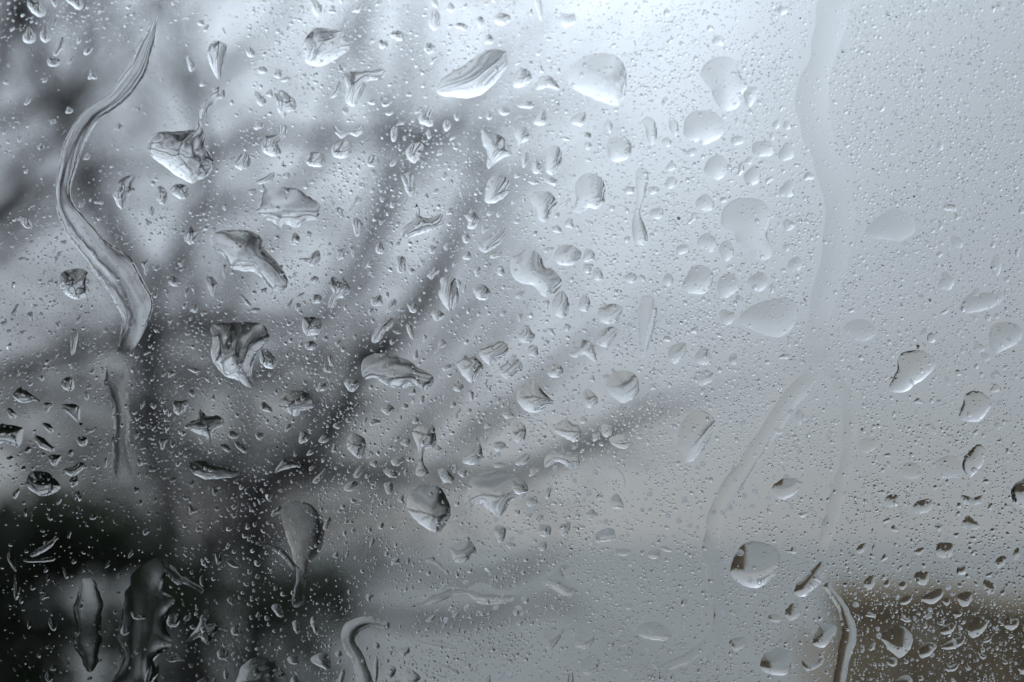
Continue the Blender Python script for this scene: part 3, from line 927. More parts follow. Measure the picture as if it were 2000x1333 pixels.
# the other drops that the photograph shows singly
SM = '''
P .7 0 | 55 0 75 2 90 22 83 34 68 30 54 12
P .7 0 | 127 -6 155 -6 163 10 155 20 142 13
P .8 0 | 56 52 65 62 71 75 63 85 48 83 44 72 51 60
P .8 0 | 89 50 94 60 100 75 90 84 80 78 78 65
P .7 0 | 122 72 127 82 124 95 112 108 104 107 108 92
P .7 0 | 92 112 108 113 120 120 113 130 95 130
P .75 .1 | 420 80 440 86 442 100 437 130 428 155 417 142 406 112 408 92
P .8 .15 | 420 167 438 168 443 190 425 195 410 212 390 240 385 218 390 205 405 192
P .8 .1 | 480 95 490 93 498 104 494 112 484 110
P .8 .2 | 457 320 468 305 482 300 490 312 484 328 470 333
P .7 0 | 605 -5 620 3 629 18 622 33 612 25
E .5 0 | 849 40 24 40 0
E .8 0 | 839 95 22 22 0
E .8 0 | 543 145 15 18 10
E .75 0 | 776 70 26 20 20
E .75 0 | 748 87 18 18 0
E .7 0 | 900 52 24 14 15
E .7 0 | 938 44 18 22 0
E .7 0 | 955 78 18 20 10
E .6 0 | 980 38 34 24 0
P .8 .2 | 645 190 655 172 663 158 667 168 660 185 650 192
P .8 .1 | 745 190 750 201 768 197 757 208 746 206
P .75 .1 | 734 195 732 205 720 203 716 196
E .8 .15 | 834 232 32 32 0
E .8 0 | 873 246 16 22 10
E .8 .2 | 770 262 14 32 5
E .75 .25 | 810 297 32 42 25
E .75 .25 | 668 292 42 36 -10
P .8 .25 | 548 240 562 250 560 266 545 280 548 300 532 306 515 298 510 284 520 268 540 262
P .7 .2 | 536 182 556 179 576 198 578 214 562 220 552 232 542 212
E .75 .25 | 616 312 36 34 0
E .7 .2 | 728 315 26 24 -30
P .7 .12 | 940 252 960 258 985 270 996 290 999 304 985 307 960 326 950 330 952 300 942 280
E .7 0 | 985 218 24 16 0
E .7 0 | 505 246 22 16 10
P .75 .2 | 498 178 510 186 520 198 510 208 500 196
E .75 .1 | 668 133 16 20 20
P .7 0 | 1038 -8 1054 -8 1060 26 1056 42 1046 22
P .7 0 | 1000 165 1010 140 1025 134 1040 150 1030 166 1012 172
P .7 0 | 1048 176 1052 155 1070 148 1085 158 1093 176 1070 172
P .75 0 | 1010 208 1030 197 1044 205 1035 213
P .8 .1 | 1041 240 1050 222 1064 216 1067 240 1055 246
P .75 0 | 1004 260 1015 250 1032 252 1034 272 1020 281 1014 291 1008 272
P .62 0 | 1065 300 1075 286 1090 286 1098 300 1095 325 1080 342 1065 333
P .75 0 | 1114 236 1125 225 1144 223 1138 246 1120 244
P .55 0 | 1095 30 1120 28 1125 42 1105 55 1092 45
E .7 0 | 1470 180 26 42 20
P .65 .1 | 1254 235 1268 229 1280 240 1283 270 1275 285 1264 272 1260 252
E .7 0 | 1316 248 18 36 -5
E .75 0 | 1302 278 18 18 0
E .7 0 | 1189 247 15 26 0
E .8 0 | 1147 264 16 14 0
E .8 0 | 1148 285 16 14 0
E .65 0 | 1403 80 22 22 0
E .7 0 | 1440 275 28 18 -10
E .7 0 | 1350 298 24 14 -20
E .65 0 | 1490 291 42 36 0
E .75 0 | 1467 308 14 18 20
P .65 0 | 1375 330 1385 310 1405 303 1420 315 1421 335 1405 351 1385 346
E .75 0 | 1025 312 16 28 15
E .75 0 | 1047 326 18 32 15
E .7 0 | 1311 326 20 16 0
E .7 0 | 1311 357 26 20 -10
E .75 0 | 1517 243 15 20 15
E .75 0 | 1537 245 16 18 0
E .75 0 | 1508 266 14 20 0
E .6 0 | 1536 298 28 40 20
E .68 0 | 1470 344 30 42 15
P .9 .3 | 221 377 228 360 238 349 252 344 264 346 260 362 263 372 254 382 249 398 240 409 229 402 224 390
E .85 .2 | 316 382 22 38 -15
E .85 .2 | 352 374 36 30 10
P .8 .15 | 38 428 50 424 62 436 62 446 48 444
E .8 .1 | 373 461 26 36 25
P .85 .2 | 402 545 412 540 424 552 424 566 419 582 411 574
P .8 .1 | 434 520 442 518 443 540 437 544
P .85 0 | 468 577 478 580 492 597 488 601 476 590
P .85 .1 | 54 612 64 610 68 624 62 628 56 620
P .85 .1 | 78 610 84 612 88 622 82 620
P .85 .1 | 108 630 116 632 119 644 112 642
P .85 .2 | 138 648 150 645 152 662 146 690 139 692
P .85 .15 | 330 545 343 542 355 555 345 560 332 556
E .8 .1 | 380 603 16 18 0
E .8 0 | 365 573 8 20 10
P .8 .2 | 575 455 585 463 583 476 571 479 567 468
P .8 .2 | 688 434 697 426 709 440 706 456 695 461
P .75 .25 | 783 340 800 338 811 350 808 382 798 382 790 366
E .8 .25 | 783 517 22 34 0
E .85 0 | 845 488 16 16 0
E .85 .1 | 742 486 18 22 30
E .8 .25 | 736 588 26 20 -10
E .8 .3 | 765 598 14 30 35
P .85 .1 | 795 590 803 597 808 592 815 601 812 611 800 608
P .75 .15 | 590 625 600 620 622 622 629 636 625 652 605 656 593 649
P .8 .35 | 725 663 735 640 750 622 766 622 768 636 752 650 742 666 730 670
E .8 .15 | 855 616 26 20 10
P .8 .1 | 924 560 945 557 958 572 950 586 930 582
P .62 0 | 933 486 945 470 965 455 981 450 986 462 972 480 950 493
P .8 .1 | 912 442 920 408 930 420 938 433 925 447
P .66 0 | 945 386 953 355 965 343 985 345 996 360 990 380 970 396 952 396
P .75 .2 | 583 506 603 504 610 494 622 490 626 506 612 520 597 512
E .8 .1 | 910 466 16 20 -20
E .8 .1 | 912 500 16 18 0
E .8 .1 | 932 530 14 20 10
E .8 0 | 978 530 16 20 0
E .8 .1 | 918 420 18 16 0
P .8 .15 | 793 634 806 640 808 664 799 656
E .8 .1 | 895 550 10 16 -20
E .85 .1 | 582 600 12 16 0
E .8 .1 | 636 662 12 10 0
P .8 .2 | 500 355 520 345 536 336 533 350 512 360
E .8 .1 | 508 362 16 14 0
E .65 0 | 560 343 14 12 0
P .6 0 | 1036 390 1048 376 1068 374 1083 385 1087 400 1078 412 1072 430 1060 434 1050 426 1045 410
E .75 0 | 1283 417 25 25 0
E .7 0 | 1276 372 26 18 -10
E .65 0 | 1377 397 32 36 0
E .62 0 | 1382 474 32 40 25
E .62 0 | 1419 490 30 38 10
E .7 0 | 1333 487 28 18 -25
E .65 0 | 1108 499 50 44 0
E .75 .1 | 1150 500 24 24 0
E .75 0 | 1149 520 20 18 0
P .7 0 | 1158 530 1168 522 1178 540 1172 548 1160 545
P .75 0 | 1078 452 1087 439 1098 454
E .75 0 | 1112 437 18 20 0
P .72 .1 | 1076 597 1085 575 1098 567 1109 580 1113 600 1106 621 1086 619
P .7 0 | 1130 600 1136 580 1146 577 1153 592 1148 608 1134 607
P .62 0 | 1167 612 1175 600 1192 594 1216 600 1208 625 1190 633 1172 628
P .66 .1 | 1164 662 1172 648 1188 638 1206 645 1198 665 1185 678 1168 674
E .75 0 | 1232 543 22 22 0
E .75 0 | 1305 547 20 24 0
E .6 0 | 1421 558 42 48 15
E .62 0 | 1481 551 40 36 -25
E .6 0 | 1420 620 30 30 0
P .6 .1 | 1250 586 1262 578 1278 583 1283 610 1276 650 1262 690 1251 694 1247 640
E .8 0 | 1108 640 13 15 0
E .6 0 | 1028 655 30 34 0
E .8 0 | 1195 407 12 12 0
E .75 0 | 1075 348 28 16 20
E .7 0 | 1538 370 28 36 15
E .6 0 | 1540 440 22 24 0
E .6 0 | 1553 517 30 28 0
E .75 .2 | 1536 484 14 16 0
E .35 0 | 1742 442 96 60 -15
E .8 .35 | 1848 551 30 34 -20
P .75 0 | 1857 468 1861 458 1866 462 1880 472 1876 486 1862 480
P .7 0 | 1872 606 1880 590 1895 575 1930 572 1960 572 1955 590 1925 606 1890 612
P .75 0 | 1934 522 1938 508 1944 498 1954 508 1954 530 1944 540
P .78 0 | 1932 675 1934 645 1944 632 1975 630 1996 645 1990 670 1965 682 1945 690
P .75 0 | 1903 572 1912 560 1920 560 1922 572 1912 578
E .35 0 | 1680 645 66 40 0
E .85 .2 | 133 751 28 26 0
P .9 .25 | 24 772 42 757 58 768 78 784 60 786 40 786
P .9 .15 | 13 802 20 797 32 810 30 818 20 816
P .85 .15 | 115 791 148 790 156 802 158 822 174 840 188 834 184 842 170 845 148 822 128 804
P .95 .1 | 67 850 84 856 106 876 100 883 76 872
P .95 .1 | 94 890 119 890 113 906 103 910
P .95 .15 | 124 918 145 910 152 903 168 908 152 926 138 930
P .9 .1 | 82 828 96 828 106 842 97 846
E .95 .1 | 161 862 18 24 -25
P .85 .1 | 128 938 142 928 146 944 136 948
P .85 .1 | 24 968 36 954 38 962 30 975
E .8 0 | 20 896 14 12 0
E .85 .2 | 352 795 32 28 0
P .8 .1 | 445 846 455 842 466 850 462 857 450 856
P .8 .1 | 430 870 442 868 450 880 444 884
P .8 .1 | 458 865 468 864 482 880 478 886 464 876
P .8 .1 | 365 720 380 718 392 726 380 729
P .8 .1 | 505 680 520 682 536 702 532 716 515 716 504 700
P .8 .15 | 596 670 610 666 620 676 612 684 598 682
P .8 .2 | 640 695 650 698 652 716 644 712
P .85 .15 | 633 715 645 716 648 728 634 726
E .8 .15 | 687 752 28 26 10
P .66 .12 | 892 712 905 696 925 695 943 715 936 735 922 749 905 735
P .62 .1 | 936 690 945 675 975 667 993 675 988 695 970 705 958 714 945 706
E .4 0 | 998 720 42 42 0
E .8 .1 | 812 694 10 22 0
E .8 .1 | 872 718 18 14 -20
E .8 .2 | 895 757 22 18 20
E .75 .1 | 920 772 10 22 -10
E .75 .1 | 757 800 26 20 0
E .85 .2 | 731 825 20 14 0
E .8 .15 | 633 858 24 14 -20
E .8 .1 | 658 832 14 14 -30
E .85 .2 | 593 855 22 22 0
E .85 .2 | 507 852 16 16 30
P .8 .15 | 508 790 516 785 532 800 530 806 512 802
P .75 .2 | 903 902 914 882 930 866 930 852 938 868 943 890 933 905 918 908
P .8 .2 | 855 920 866 915 886 932 883 943 865 940
P .8 .25 | 893 922 905 916 912 920 906 934
P .8 .3 | 610 940 625 925 638 912 632 928 620 944
P .8 .2 | 535 926 552 898 568 900 592 908 575 913 548 920
P .8 .2 | 765 896 785 892 790 898 778 910 766 908
P .8 .2 | 690 930 700 912 712 912 706 926 698 934
P .8 .2 | 672 950 690 940 700 946 690 958 676 960
P .75 .2 | 748 918 768 918 776 932 760 932
P .75 .2 | 750 945 766 945 766 962 756 965
E .7 .1 | 975 872 26 20 -10
P .7 .1 | 962 908 975 903 988 910 970 914
E .8 0 | 1085 725 28 30 0
P .66 .1 | 1136 770 1148 760 1164 772 1166 790 1150 798 1140 786
P .7 .1 | 1304 694 1310 678 1330 669 1342 675 1336 696 1320 711 1309 706
E .6 .1 | 1373 697 32 34 30
E .7 0 | 1432 702 16 24 0
E .5 0 | 1374 738 40 30 -15
E .6 .1 | 1041 686 22 24 0
P .7 .1 | 1110 692 1125 683 1135 665 1150 665 1160 680 1166 706 1152 702 1140 692 1125 700
P .66 .1 | 1081 837 1090 826 1105 819 1118 828 1130 832 1136 850 1126 863 1105 857 1090 848
E .75 .1 | 1185 840 26 26 10
P .5 .1 | 1190 856 1215 849 1231 865 1222 877 1200 872
P .62 .2 | 1062 910 1070 886 1100 880 1128 890 1131 908 1114 916 1098 905 1085 904 1068 913
P .6 .1 | 1000 835 1012 824 1025 832 1027 855 1012 866 1002 855
P .75 .1 | 1005 905 1022 888 1036 886 1028 906 1012 909
E .75 0 | 1249 853 14 10 0
E .75 .1 | 1139 821 16 14 0
P .6 .1 | 1193 975 1205 964 1215 980 1218 994 1195 992
P .6 .1 | 998 940 1012 932 1028 945 1030 960 1005 962
E .7 .2 | 1038 980 22 20 0
P .7 .1 | 1508 952 1530 935 1560 938 1556 962 1530 976 1512 968
P .65 0 | 1512 838 1520 834 1535 840 1525 848
E .8 .1 | 1561 815 16 30 0
P .7 0 | 1728 976 1740 966 1756 970 1752 988 1734 990
P .75 0 | 1782 990 1796 978 1820 976 1816 998 1790 1004
P .75 0 | 1875 974 1880 967 1900 972 1920 968 1914 984 1885 986
P .7 0 | 1905 660 1912 670 1924 680 1914 690 1902 680
E .65 0 | 1925 698 20 20 0
P .7 0 | 1845 735 1853 738 1856 752 1846 750
P .7 0 | 1811 824 1818 826 1828 842 1824 850 1812 838
E .4 0 | 1860 912 60 44 -15
E .4 0 | 1780 920 40 34 0
E .4 0 | 1695 870 36 30 0
E .75 .1 | 1885 800 12 14 0
E .75 .2 | 1948 832 14 14 0
P .85 .1 | 60 1080 85 1065 110 1047 114 1052 96 1072 66 1088
P .85 .1 | 46 1093 75 1091 105 1087 104 1096 76 1099 50 1098
P .9 .15 | 14 1087 22 1070 29 1090 32 1116 22 1107
P .9 .2 | 27 1126 34 1120 41 1140 36 1170 28 1172
E .9 0 | 42 1173 8 16 30
E .9 .1 | 57 1220 8 18 0
P .9 .1 | 94 1210 104 1208 111 1222 106 1233 98 1226
P .85 .1 | 122 1110 130 1112 134 1128 128 1130
P .9 .1 | 88 1110 94 1108 92 1118 86 1118
E .95 .1 | 269 1203 28 15 15
E .95 0 | 244 1232 17 19 0
E .9 .2 | 339 1212 26 28 20
E .85 .15 | 462 1232 20 22 0
P .9 .1 | 390 1130 396 1122 398 1140 399 1148 391 1142
P .85 .1 | 324 1286 345 1280 362 1292 348 1291 334 1294
P .9 .2 | 293 1302 306 1296 311 1310 300 1330 292 1342 282 1330
P .8 .1 | 382 1336 400 1322 415 1324 425 1330 405 1338
E .8 .1 | 435 1278 22 22 0
P .75 .2 | 420 1080 430 1078 432 1096 424 1104
P .75 .1 | 440 1095 456 1096 472 1105 460 1110 448 1104
P .8 .15 | 530 1186 545 1180 556 1200 546 1206
P .85 .15 | 571 1216 582 1212 588 1230 580 1238 574 1230
P .85 .3 | 606 1290 620 1277 640 1278 646 1304 638 1308 624 1302
P .8 .15 | 654 1276 664 1270 668 1280 660 1284
P .85 .15 | 660 1328 668 1308 674 1312 670 1332 662 1342
P .85 .15 | 728 1292 736 1288 736 1326 730 1336 726 1320
P .8 .15 | 562 1284 580 1282 585 1296 566 1296
P .8 .15 | 567 1330 575 1320 584 1328 586 1342 570 1342
P .6 .1 | 846 1290 862 1296 875 1302 896 1312 890 1317 865 1304
P .6 .15 | 788 1312 798 1306 820 1320 818 1330 800 1338 792 1328
E .6 .1 | 762 1312 22 26 20
P .45 .15 | 815 1250 840 1249 880 1258 894 1271 870 1268 840 1263
P .75 .25 | 965 1031 980 1026 988 1036 984 1056 974 1060 968 1048
P .6 .15 | 832 1088 844 1086 856 1098 878 1120 874 1124 850 1104 834 1100
E .7 .3 | 1064 1036 26 26 0
E .7 .3 | 1103 1033 20 30 35
E .7 .3 | 1060 1067 16 20 20
P .55 .1 | 1160 1056 1170 1038 1195 1032 1202 1050 1185 1058
P .55 .1 | 1196 1082 1215 1072 1232 1076 1222 1086
P .75 0 | 1265 1084 1274 1074 1288 1075 1288 1088 1274 1092
P .4 .1 | 1058 1136 1080 1120 1098 1105 1113 1106 1102 1125 1122 1150 1110 1168 1080 1152
P .6 .1 | 1244 1232 1255 1218 1290 1217 1311 1238 1302 1251 1270 1249 1250 1243
P .5 .1 | 1121 1258 1128 1228 1150 1224 1162 1245 1148 1266 1130 1267
P .5 .2 | 1062 1230 1080 1225 1104 1225 1092 1250 1078 1269 1066 1262
P .55 .1 | 1135 1300 1145 1285 1165 1278 1172 1292 1160 1314 1142 1318
P .7 0 | 1425 1252 1436 1246 1458 1245 1455 1262 1438 1272 1428 1264
P .75 0 | 1424 1196 1430 1190 1438 1195 1436 1204
P .7 0 | 1220 1184 1232 1178 1236 1186 1226 1192
P .7 .1 | 1186 1262 1192 1246 1200 1245 1198 1262 1190 1270
P .65 .1 | 1214 1304 1230 1292 1234 1302 1222 1312
P .7 0 | 1533 1198 1545 1180 1560 1178 1566 1188 1558 1206 1542 1212
E .7 0 | 1513 1208 26 16 0
P .7 0 | 1566 1290 1585 1296 1608 1284 1604 1300 1575 1310
P .7 0 | 1672 1075 1680 1064 1692 1062 1690 1074 1678 1082
P .75 0 | 1687 1144 1692 1130 1706 1124 1710 1138 1700 1152
P .75 0 | 1828 1078 1832 1062 1850 1060 1864 1068 1856 1086 1836 1090
P .75 0 | 1786 1134 1790 1118 1812 1118 1814 1132 1804 1144
P .75 0 | 1799 1172 1812 1158 1838 1150 1841 1164 1822 1180
P .75 0 | 1756 1140 1764 1136 1772 1142 1764 1152 1757 1150
P .75 0 | 1726 1140 1736 1132 1738 1142 1730 1148
P .75 .1 | 1784 1079 1798 1070 1806 1072 1796 1084
P .75 0 | 1758 1174 1770 1164 1782 1166 1776 1178 1762 1182
P .75 0 | 1840 1172 1852 1168 1856 1176 1848 1184
P .75 0 | 1868 1166 1884 1156 1898 1160 1892 1182 1878 1184
P .75 0 | 1920 1144 1924 1132 1944 1144 1940 1160 1928 1158
P .8 0 | 1795 1282 1798 1262 1815 1254 1830 1264 1820 1276 1804 1286
P .85 0 | 1838 1266 1850 1254 1882 1243 1880 1258 1858 1269
P .85 0 | 1836 1236 1844 1222 1868 1216 1862 1232 1848 1240
P .8 0 | 1730 1294 1736 1284 1750 1284 1754 1298 1742 1304
P .85 0 | 1843 1302 1848 1290 1854 1302 1874 1292 1868 1308 1852 1312
P .85 0 | 1883 1300 1888 1292 1892 1302 1900 1304 1890 1310
P .85 0 | 1826 1214 1832 1208 1834 1218 1848 1212 1842 1224 1832 1222
E .85 0 | 1998 1302 22 28 0
E .7 0 | 1985 1082 12 26 15
P .8 0 | 1908 1270 1914 1264 1920 1278 1928 1282 1918 1288
P .8 0 | 1860 1200 1870 1192 1880 1198 1872 1206
P .8 0 | 1750 1328 1770 1318 1782 1328 1778 1340 1752 1340
P .7 0 | 1877 1028 1888 1008 1898 1012 1914 1026 1908 1034 1892 1034
P .8 .1 | 1944 1096 1956 1086 1966 1090 1960 1104 1948 1110
'''

STREAKS = [
 ('winding streak', 'long winding streak of water running down beside the rosette-like drop, with two parallel bright lines',
  [(312, 10, 10), (298, 50, 16), (285, 90, 30), (262, 140, 36), (225, 190, 34), (182, 222, 36), (155, 262, 36), (140, 310, 36), (128, 360, 34), (130, 405, 38),
   (150, 445, 44), (182, 485, 56), (226, 530, 78), (252, 580, 76), (262, 620, 58), (250, 660, 34), (238, 690, 20)], .46, dict(rip=.10, p=.75, grav=0, rag=3.5, fade=70)),
 ('faint hanging trail', 'faint straight trail hanging below the winding streak in front of the dark stem',
  [(226, 702, 24), (225, 750, 42), (236, 800, 36), (236, 860, 34), (240, 910, 36), (250, 950, 20)], .3, dict(rip=.04, p=1, grav=0, rag=2, fade=90)),
 ('forked streak', 'broad faint streak running down the plain grey side to a fork',
  [(1632, -20, 50), (1622, 40, 62), (1606, 110, 54), (1586, 190, 64), (1600, 270, 58), (1625, 340, 56), (1642, 410, 58), (1632, 490, 54), (1612, 570, 50), (1600, 640, 44), (1598, 705, 34)],
  .15, dict(p=1.2, grav=0, rag=5, rip=.12, fade=40)),
 ('curving branch streak', 'faint branch of the fork that curves away towards the brown-flanked globe',
  [(1590, 722, 26), (1560, 760, 36), (1515, 820, 34), (1470, 890, 34), (1430, 950, 34), (1400, 1010, 34), (1388, 1070, 32), (1396, 1140, 30), (1408, 1200, 28), (1398, 1250, 22)],
  .33, dict(p=1.2, grav=0, rag=3, rip=.1, fade=40)),
 ('short branch streak', 'shorter faint branch of the fork dropping steeply',
  [(1616, 722, 22), (1640, 755, 28), (1660, 800, 26), (1655, 880, 26), (1638, 960, 26), (1615, 1040, 26), (1604, 1085, 18)], .33, dict(p=1.2, grav=0, rag=3, rip=.1, fade=40)),
 ('two-tone streak', 'two-tone streak, brown on one side and white on the other, at the hedge end',
  [(1612, 1142, 12), (1632, 1168, 16), (1650, 1198, 22), (1658, 1240, 30), (1648, 1285, 26), (1636, 1345, 24)], .5, dict(p=.8, grav=0, rip=.05)),
 ('wavy bottom streak', 'shallow wavy streak rising along the lower edge below the brown-flanked globe',
  [(1292, 1340, 14), (1300, 1305, 18), (1335, 1290, 18), (1365, 1268, 16), (1384, 1244, 8)], .4, dict(p=.9, grav=.2)),
 ('kinked streak', 'kinked streak turning down sharply beneath the wide pale film',
  [(760, 1222, 12), (715, 1216, 24), (684, 1232, 30), (682, 1258, 26), (700, 1290, 26), (716, 1345, 32)], .5, dict(p=.85, grav=.1, rip=.1)),
 ('hair-thin streak', 'hair-thin curved thread of water under the flat pale drops',
  [(1192, 898, 3), (1200, 912, 4), (1212, 924, 4.5), (1219, 938, 4.5), (1219, 955, 4)], .6, dict(p=.8, grav=0, rag=.3)),
 ('cracked seam', 'thin stepped seam of water edging the boxy film on the side of the shrub',
  [(500, 1060, 8), (530, 1068, 11), (556, 1085, 12), (572, 1105, 12), (582, 1112, 8)], .5, dict(p=.85, grav=0)),
]

LANDMARK = []
taken = []   # (cx, cy, radius) of what is built, so that the fine drops keep clear of it
sd0 = 100


def record(info):
    w, h, cx, cy = info
    taken.append((cx, cy, w / 2, h / 2))


for k, (short, label, path, slope, kw) in enumerate(STREAKS):
    o, info = water('water_streak', ribbon(path), slope, seed=900 + k, force=True, **kw)
    o['label'] = label
    o['category'] = 'water streak'
    o['group'] = 'streaks of water on the window pane'
    S = spline(path, 3)
    for x, y, w in S:
        taken.append((x, y, w / 2, w / 2))
    LANDMARK.append((short, path[len(path) // 2][0], path[len(path) // 2][1]))

for k, (short, label, ol, slope, kw) in enumerate(LM):
    ol = nums(ol) if isinstance(ol, str) else ol
    o, info = water('water_drop', ol, slope, seed=200 + k, **kw)
    o['label'] = label
    o['category'] = 'water drop'
    o['group'] = 'drops of water on the window pane'
    record(info)
    LANDMARK.append((short, info[2], info[3]))

SMALL = []
for line in SM.strip().splitlines():
    hd, ns = line.split('|')
    kind, slope, rip = hd.split()
    if kind == 'P':
        ol = nums(ns)
    else:
        cx, cy, w, h, rot = [float(x) for x in ns.split()]
        ol = E(cx, cy, w, h, rot)
    SMALL.append((ol, float(slope), float(rip), kind))

USED = set()


def describe(ol, rip):
    P = np.array(ol)
    c = P.mean(0)
    Q = P - c
    ev, vec = np.linalg.eigh(Q.T @ Q)
    asp = math.sqrt(ev[1] / max(ev[0], 1e-6))
    ax = vec[:, 1]
    ang = abs(math.degrees(math.atan2(ax[1], ax[0]))) % 180
    size = math.sqrt(np.prod(P.max(0) - P.min(0)))
    sz = 'tiny' if size < 15 else 'small' if size < 24 else 'middle-sized' if size < 38 else 'fairly large'
    if asp < 1.22:
        sh = 'round'
    elif asp < 1.6:
        sh = 'oval'
    elif 60 < ang < 120:
        sh = 'slender upright'
    elif ang < 25 or ang > 155:
        sh = 'flat'
    else:
        sh = 'slanting'
    if rip >= .2:
        sh = 'creased ' + sh
    return sz, sh, c


def auto_label(ol, rip):
    sz, sh, c = describe(ol, rip)
    near = sorted(LANDMARK, key=lambda l: (l[1] - c[0]) ** 2 + (l[2] - c[1]) ** 2)[:7]
    for a in near:
        dy = c[1] - a[2]
        dx = c[0] - a[1]
        rel = 'above' if dy < -abs(dx) * .6 else 'below' if dy > abs(dx) * .6 else 'beside'
        for b in near:
            if b is a:
                continue
            v = np.array([b[1] - a[1], b[2] - a[2]])
            w = np.array([dx, dy])
            cs = v @ w / (np.linalg.norm(v) * np.linalg.norm(w) + 1e-9)
            if cs < .55:
                continue
            s = f'{sz} {sh} drop {rel} the {a[0]}, on the way to the {b[0]}'
            if s not in USED and len(s.split()) <= 16:
                USED.add(s)
                return s
    for a in near:
        for b in near:
            if a is not b:
                s = f'{sz} {sh} drop near the {a[0]} and the {b[0]}'
                if s not in USED:
                    USED.add(s)
                    return s
    return f'{sz} {sh} drop near the {near[0][0]}'


def small_drop(ol, slope, rip, k):
    o, info = water('water_drop', ol, slope, seed=400 + k, rip=rip, p=.92, rag=.9)
    o['label'] = auto_label(ol, rip)
    o['category'] = 'water drop'
    o['group'] = 'drops of water on the window pane'
    record(info)


MAX_SINGLE = 296 - len(LM) - len(STREAKS)
SMALL.sort(key=lambda s: -np.prod(np.array(s[0]).max(0) - np.array(s[0]).min(0)))
for k, (ol, slope, rip, kind) in enumerate(SMALL[:MAX_SINGLE]):
    small_drop(ol, slope, rip, k)
REST = SMALL[MAX_SINGLE:]
print('single drops', len(LM), len(SMALL), 'streaks', len(STREAKS))


# ------------------------------------------------------------------ the fine spray: too many to count
def joined(name, parts, label):
    V = np.vstack([p[0] for p in parts])
    F, off = [], 0
    for v, f in parts:
        F += [tuple(i + off for i in t) for t in f]
        off += len(v)
    o = mesh_obj(name, V, F, M_WATER, None, True)
    o['kind'] = 'stuff'
    o['label'] = label
    o['category'] = 'water drops'
    return o


tk = np.array(taken)
rs = np.random.RandomState(21)


def clear(x, y, m=.9):
    return not np.any(((x - tk[:, 0]) / (tk[:, 2] * m + 1)) ** 2 + ((y - tk[:, 1]) / (tk[:, 3] * m + 1)) ** 2 < 1)


def dens_mid(x, y):
    """how thick the broken small drops lie"""
    d = .10
    if 480 < x < 1060:
        d = .75 if y > 220 else .4
    if x < 480:
        d = .22 if y < 380 else .5
    if 1060 <= x < 1560:
        d = .45 if 200 < y < 760 else .15
    if x > 1650 and y > 950:
        d = .55
    if x > 1820 and y > 350:
        d = max(d, .4)
    if y > 950 and 560 < x < 1000:
        d = .3
    return d


mids = []
for ol, slope, rip, kind in REST:
    ol, outer = fit(ol)
    V, F, ctr, info = drop_geometry(ol, slope, outer=outer, seed=len(mids), rip=rip)
    mids.append((V + np.array([ctr[0], (T_ + GAP) if outer else -GAP, ctr[1]]), F))
tries = 0
while len(mids) < 620 and tries < 20000:
    tries += 1
    x, y = rs.uniform(-5, 2005), rs.uniform(-5, 1338)
    if rs.uniform() > dens_mid(x, y) or not clear(x, y, 1.05):
        continue
    s = rs.uniform(5.5, 13) if rs.uniform() < .85 else rs.uniform(12, 19)
    asp = rs.uniform(1.0, 1.5) if rs.uniform() < .5 else rs.uniform(1.4, 2.8)
    rot = rs.normal(100, 35) if rs.uniform() < .5 else rs.normal(-40, 30)
    if x > 1500:
        rot = rs.normal(-25, 30)
    ol = E(x, y, s * asp ** .5 * 1.1, s / asp ** .5 * 1.1, rot, tries, .16)
    cc = cells(ol)
    if OCC[0][cc].any():
        continue
    OCC[0][cc] = True
    V, F, ctr, info = drop_geometry(ol, rs.uniform(.65, .95), seed=tries, rip=rs.choice([0, .1, .25]), p=.8, fine=.8)
    mids.append((V + np.array([ctr[0], -GAP, ctr[1]]), F))
    tk = np.vstack([tk, [x, y, s / 2, s / 2]])
joined('small_drops', mids, 'hundreds of small broken drops scattered between the large ones')

# micro drops: one cap template, bent and scaled
NS, NR = 8, 3
tv = [(0, 1, 0)]
for r in (.45, .8, 1.0):
    for k in range(NS):
        a = 2 * math.pi * k / NS
        tv.append((r * math.cos(a), 1 - r * r, r * math.sin(a)))
tvb = len(tv)
for k in range(NS):
    a = 2 * math.pi * k / NS
    tv.append((math.cos(a), 0, math.sin(a)))
tf = [(0, 1 + k, 1 + (k + 1) % NS, -1) for k in range(NS)]
tf = []
for k in range(NS):
    k2 = (k + 1) % NS
    tf.append((0, 1 + k, 1 + k2))
    for q in range(2):
        a, b, c, d = 1 + q * NS + k, 1 + q * NS + k2, 1 + (q + 1) * NS + k2, 1 + (q + 1) * NS + k
        tf.append((a, d, c))
        tf.append((a, c, b))
for k in range(1, NS - 1):
    tf.append((tvb, tvb + k + 1, tvb + k))
tv1, tf1 = np.array(tv, float), np.array(tf)
tv = [(0, 1, 0)] + [(r * math.cos(k * math.pi / 3), 1 - r * r, r * math.sin(k * math.pi / 3)) for r in (.6, 1.0) for k in range(6)]
tf = []
for k in range(6):
    k2 = (k + 1) % 6
    tf += [(0, 1 + k, 1 + k2), (1 + k, 7 + k, 7 + k2), (1 + k, 7 + k2, 1 + k2)]
tf += [(7, 7 + k + 1, 7 + k) for k in range(1, 5)]
tv2, tf2 = np.array(tv, float), np.array(tf)


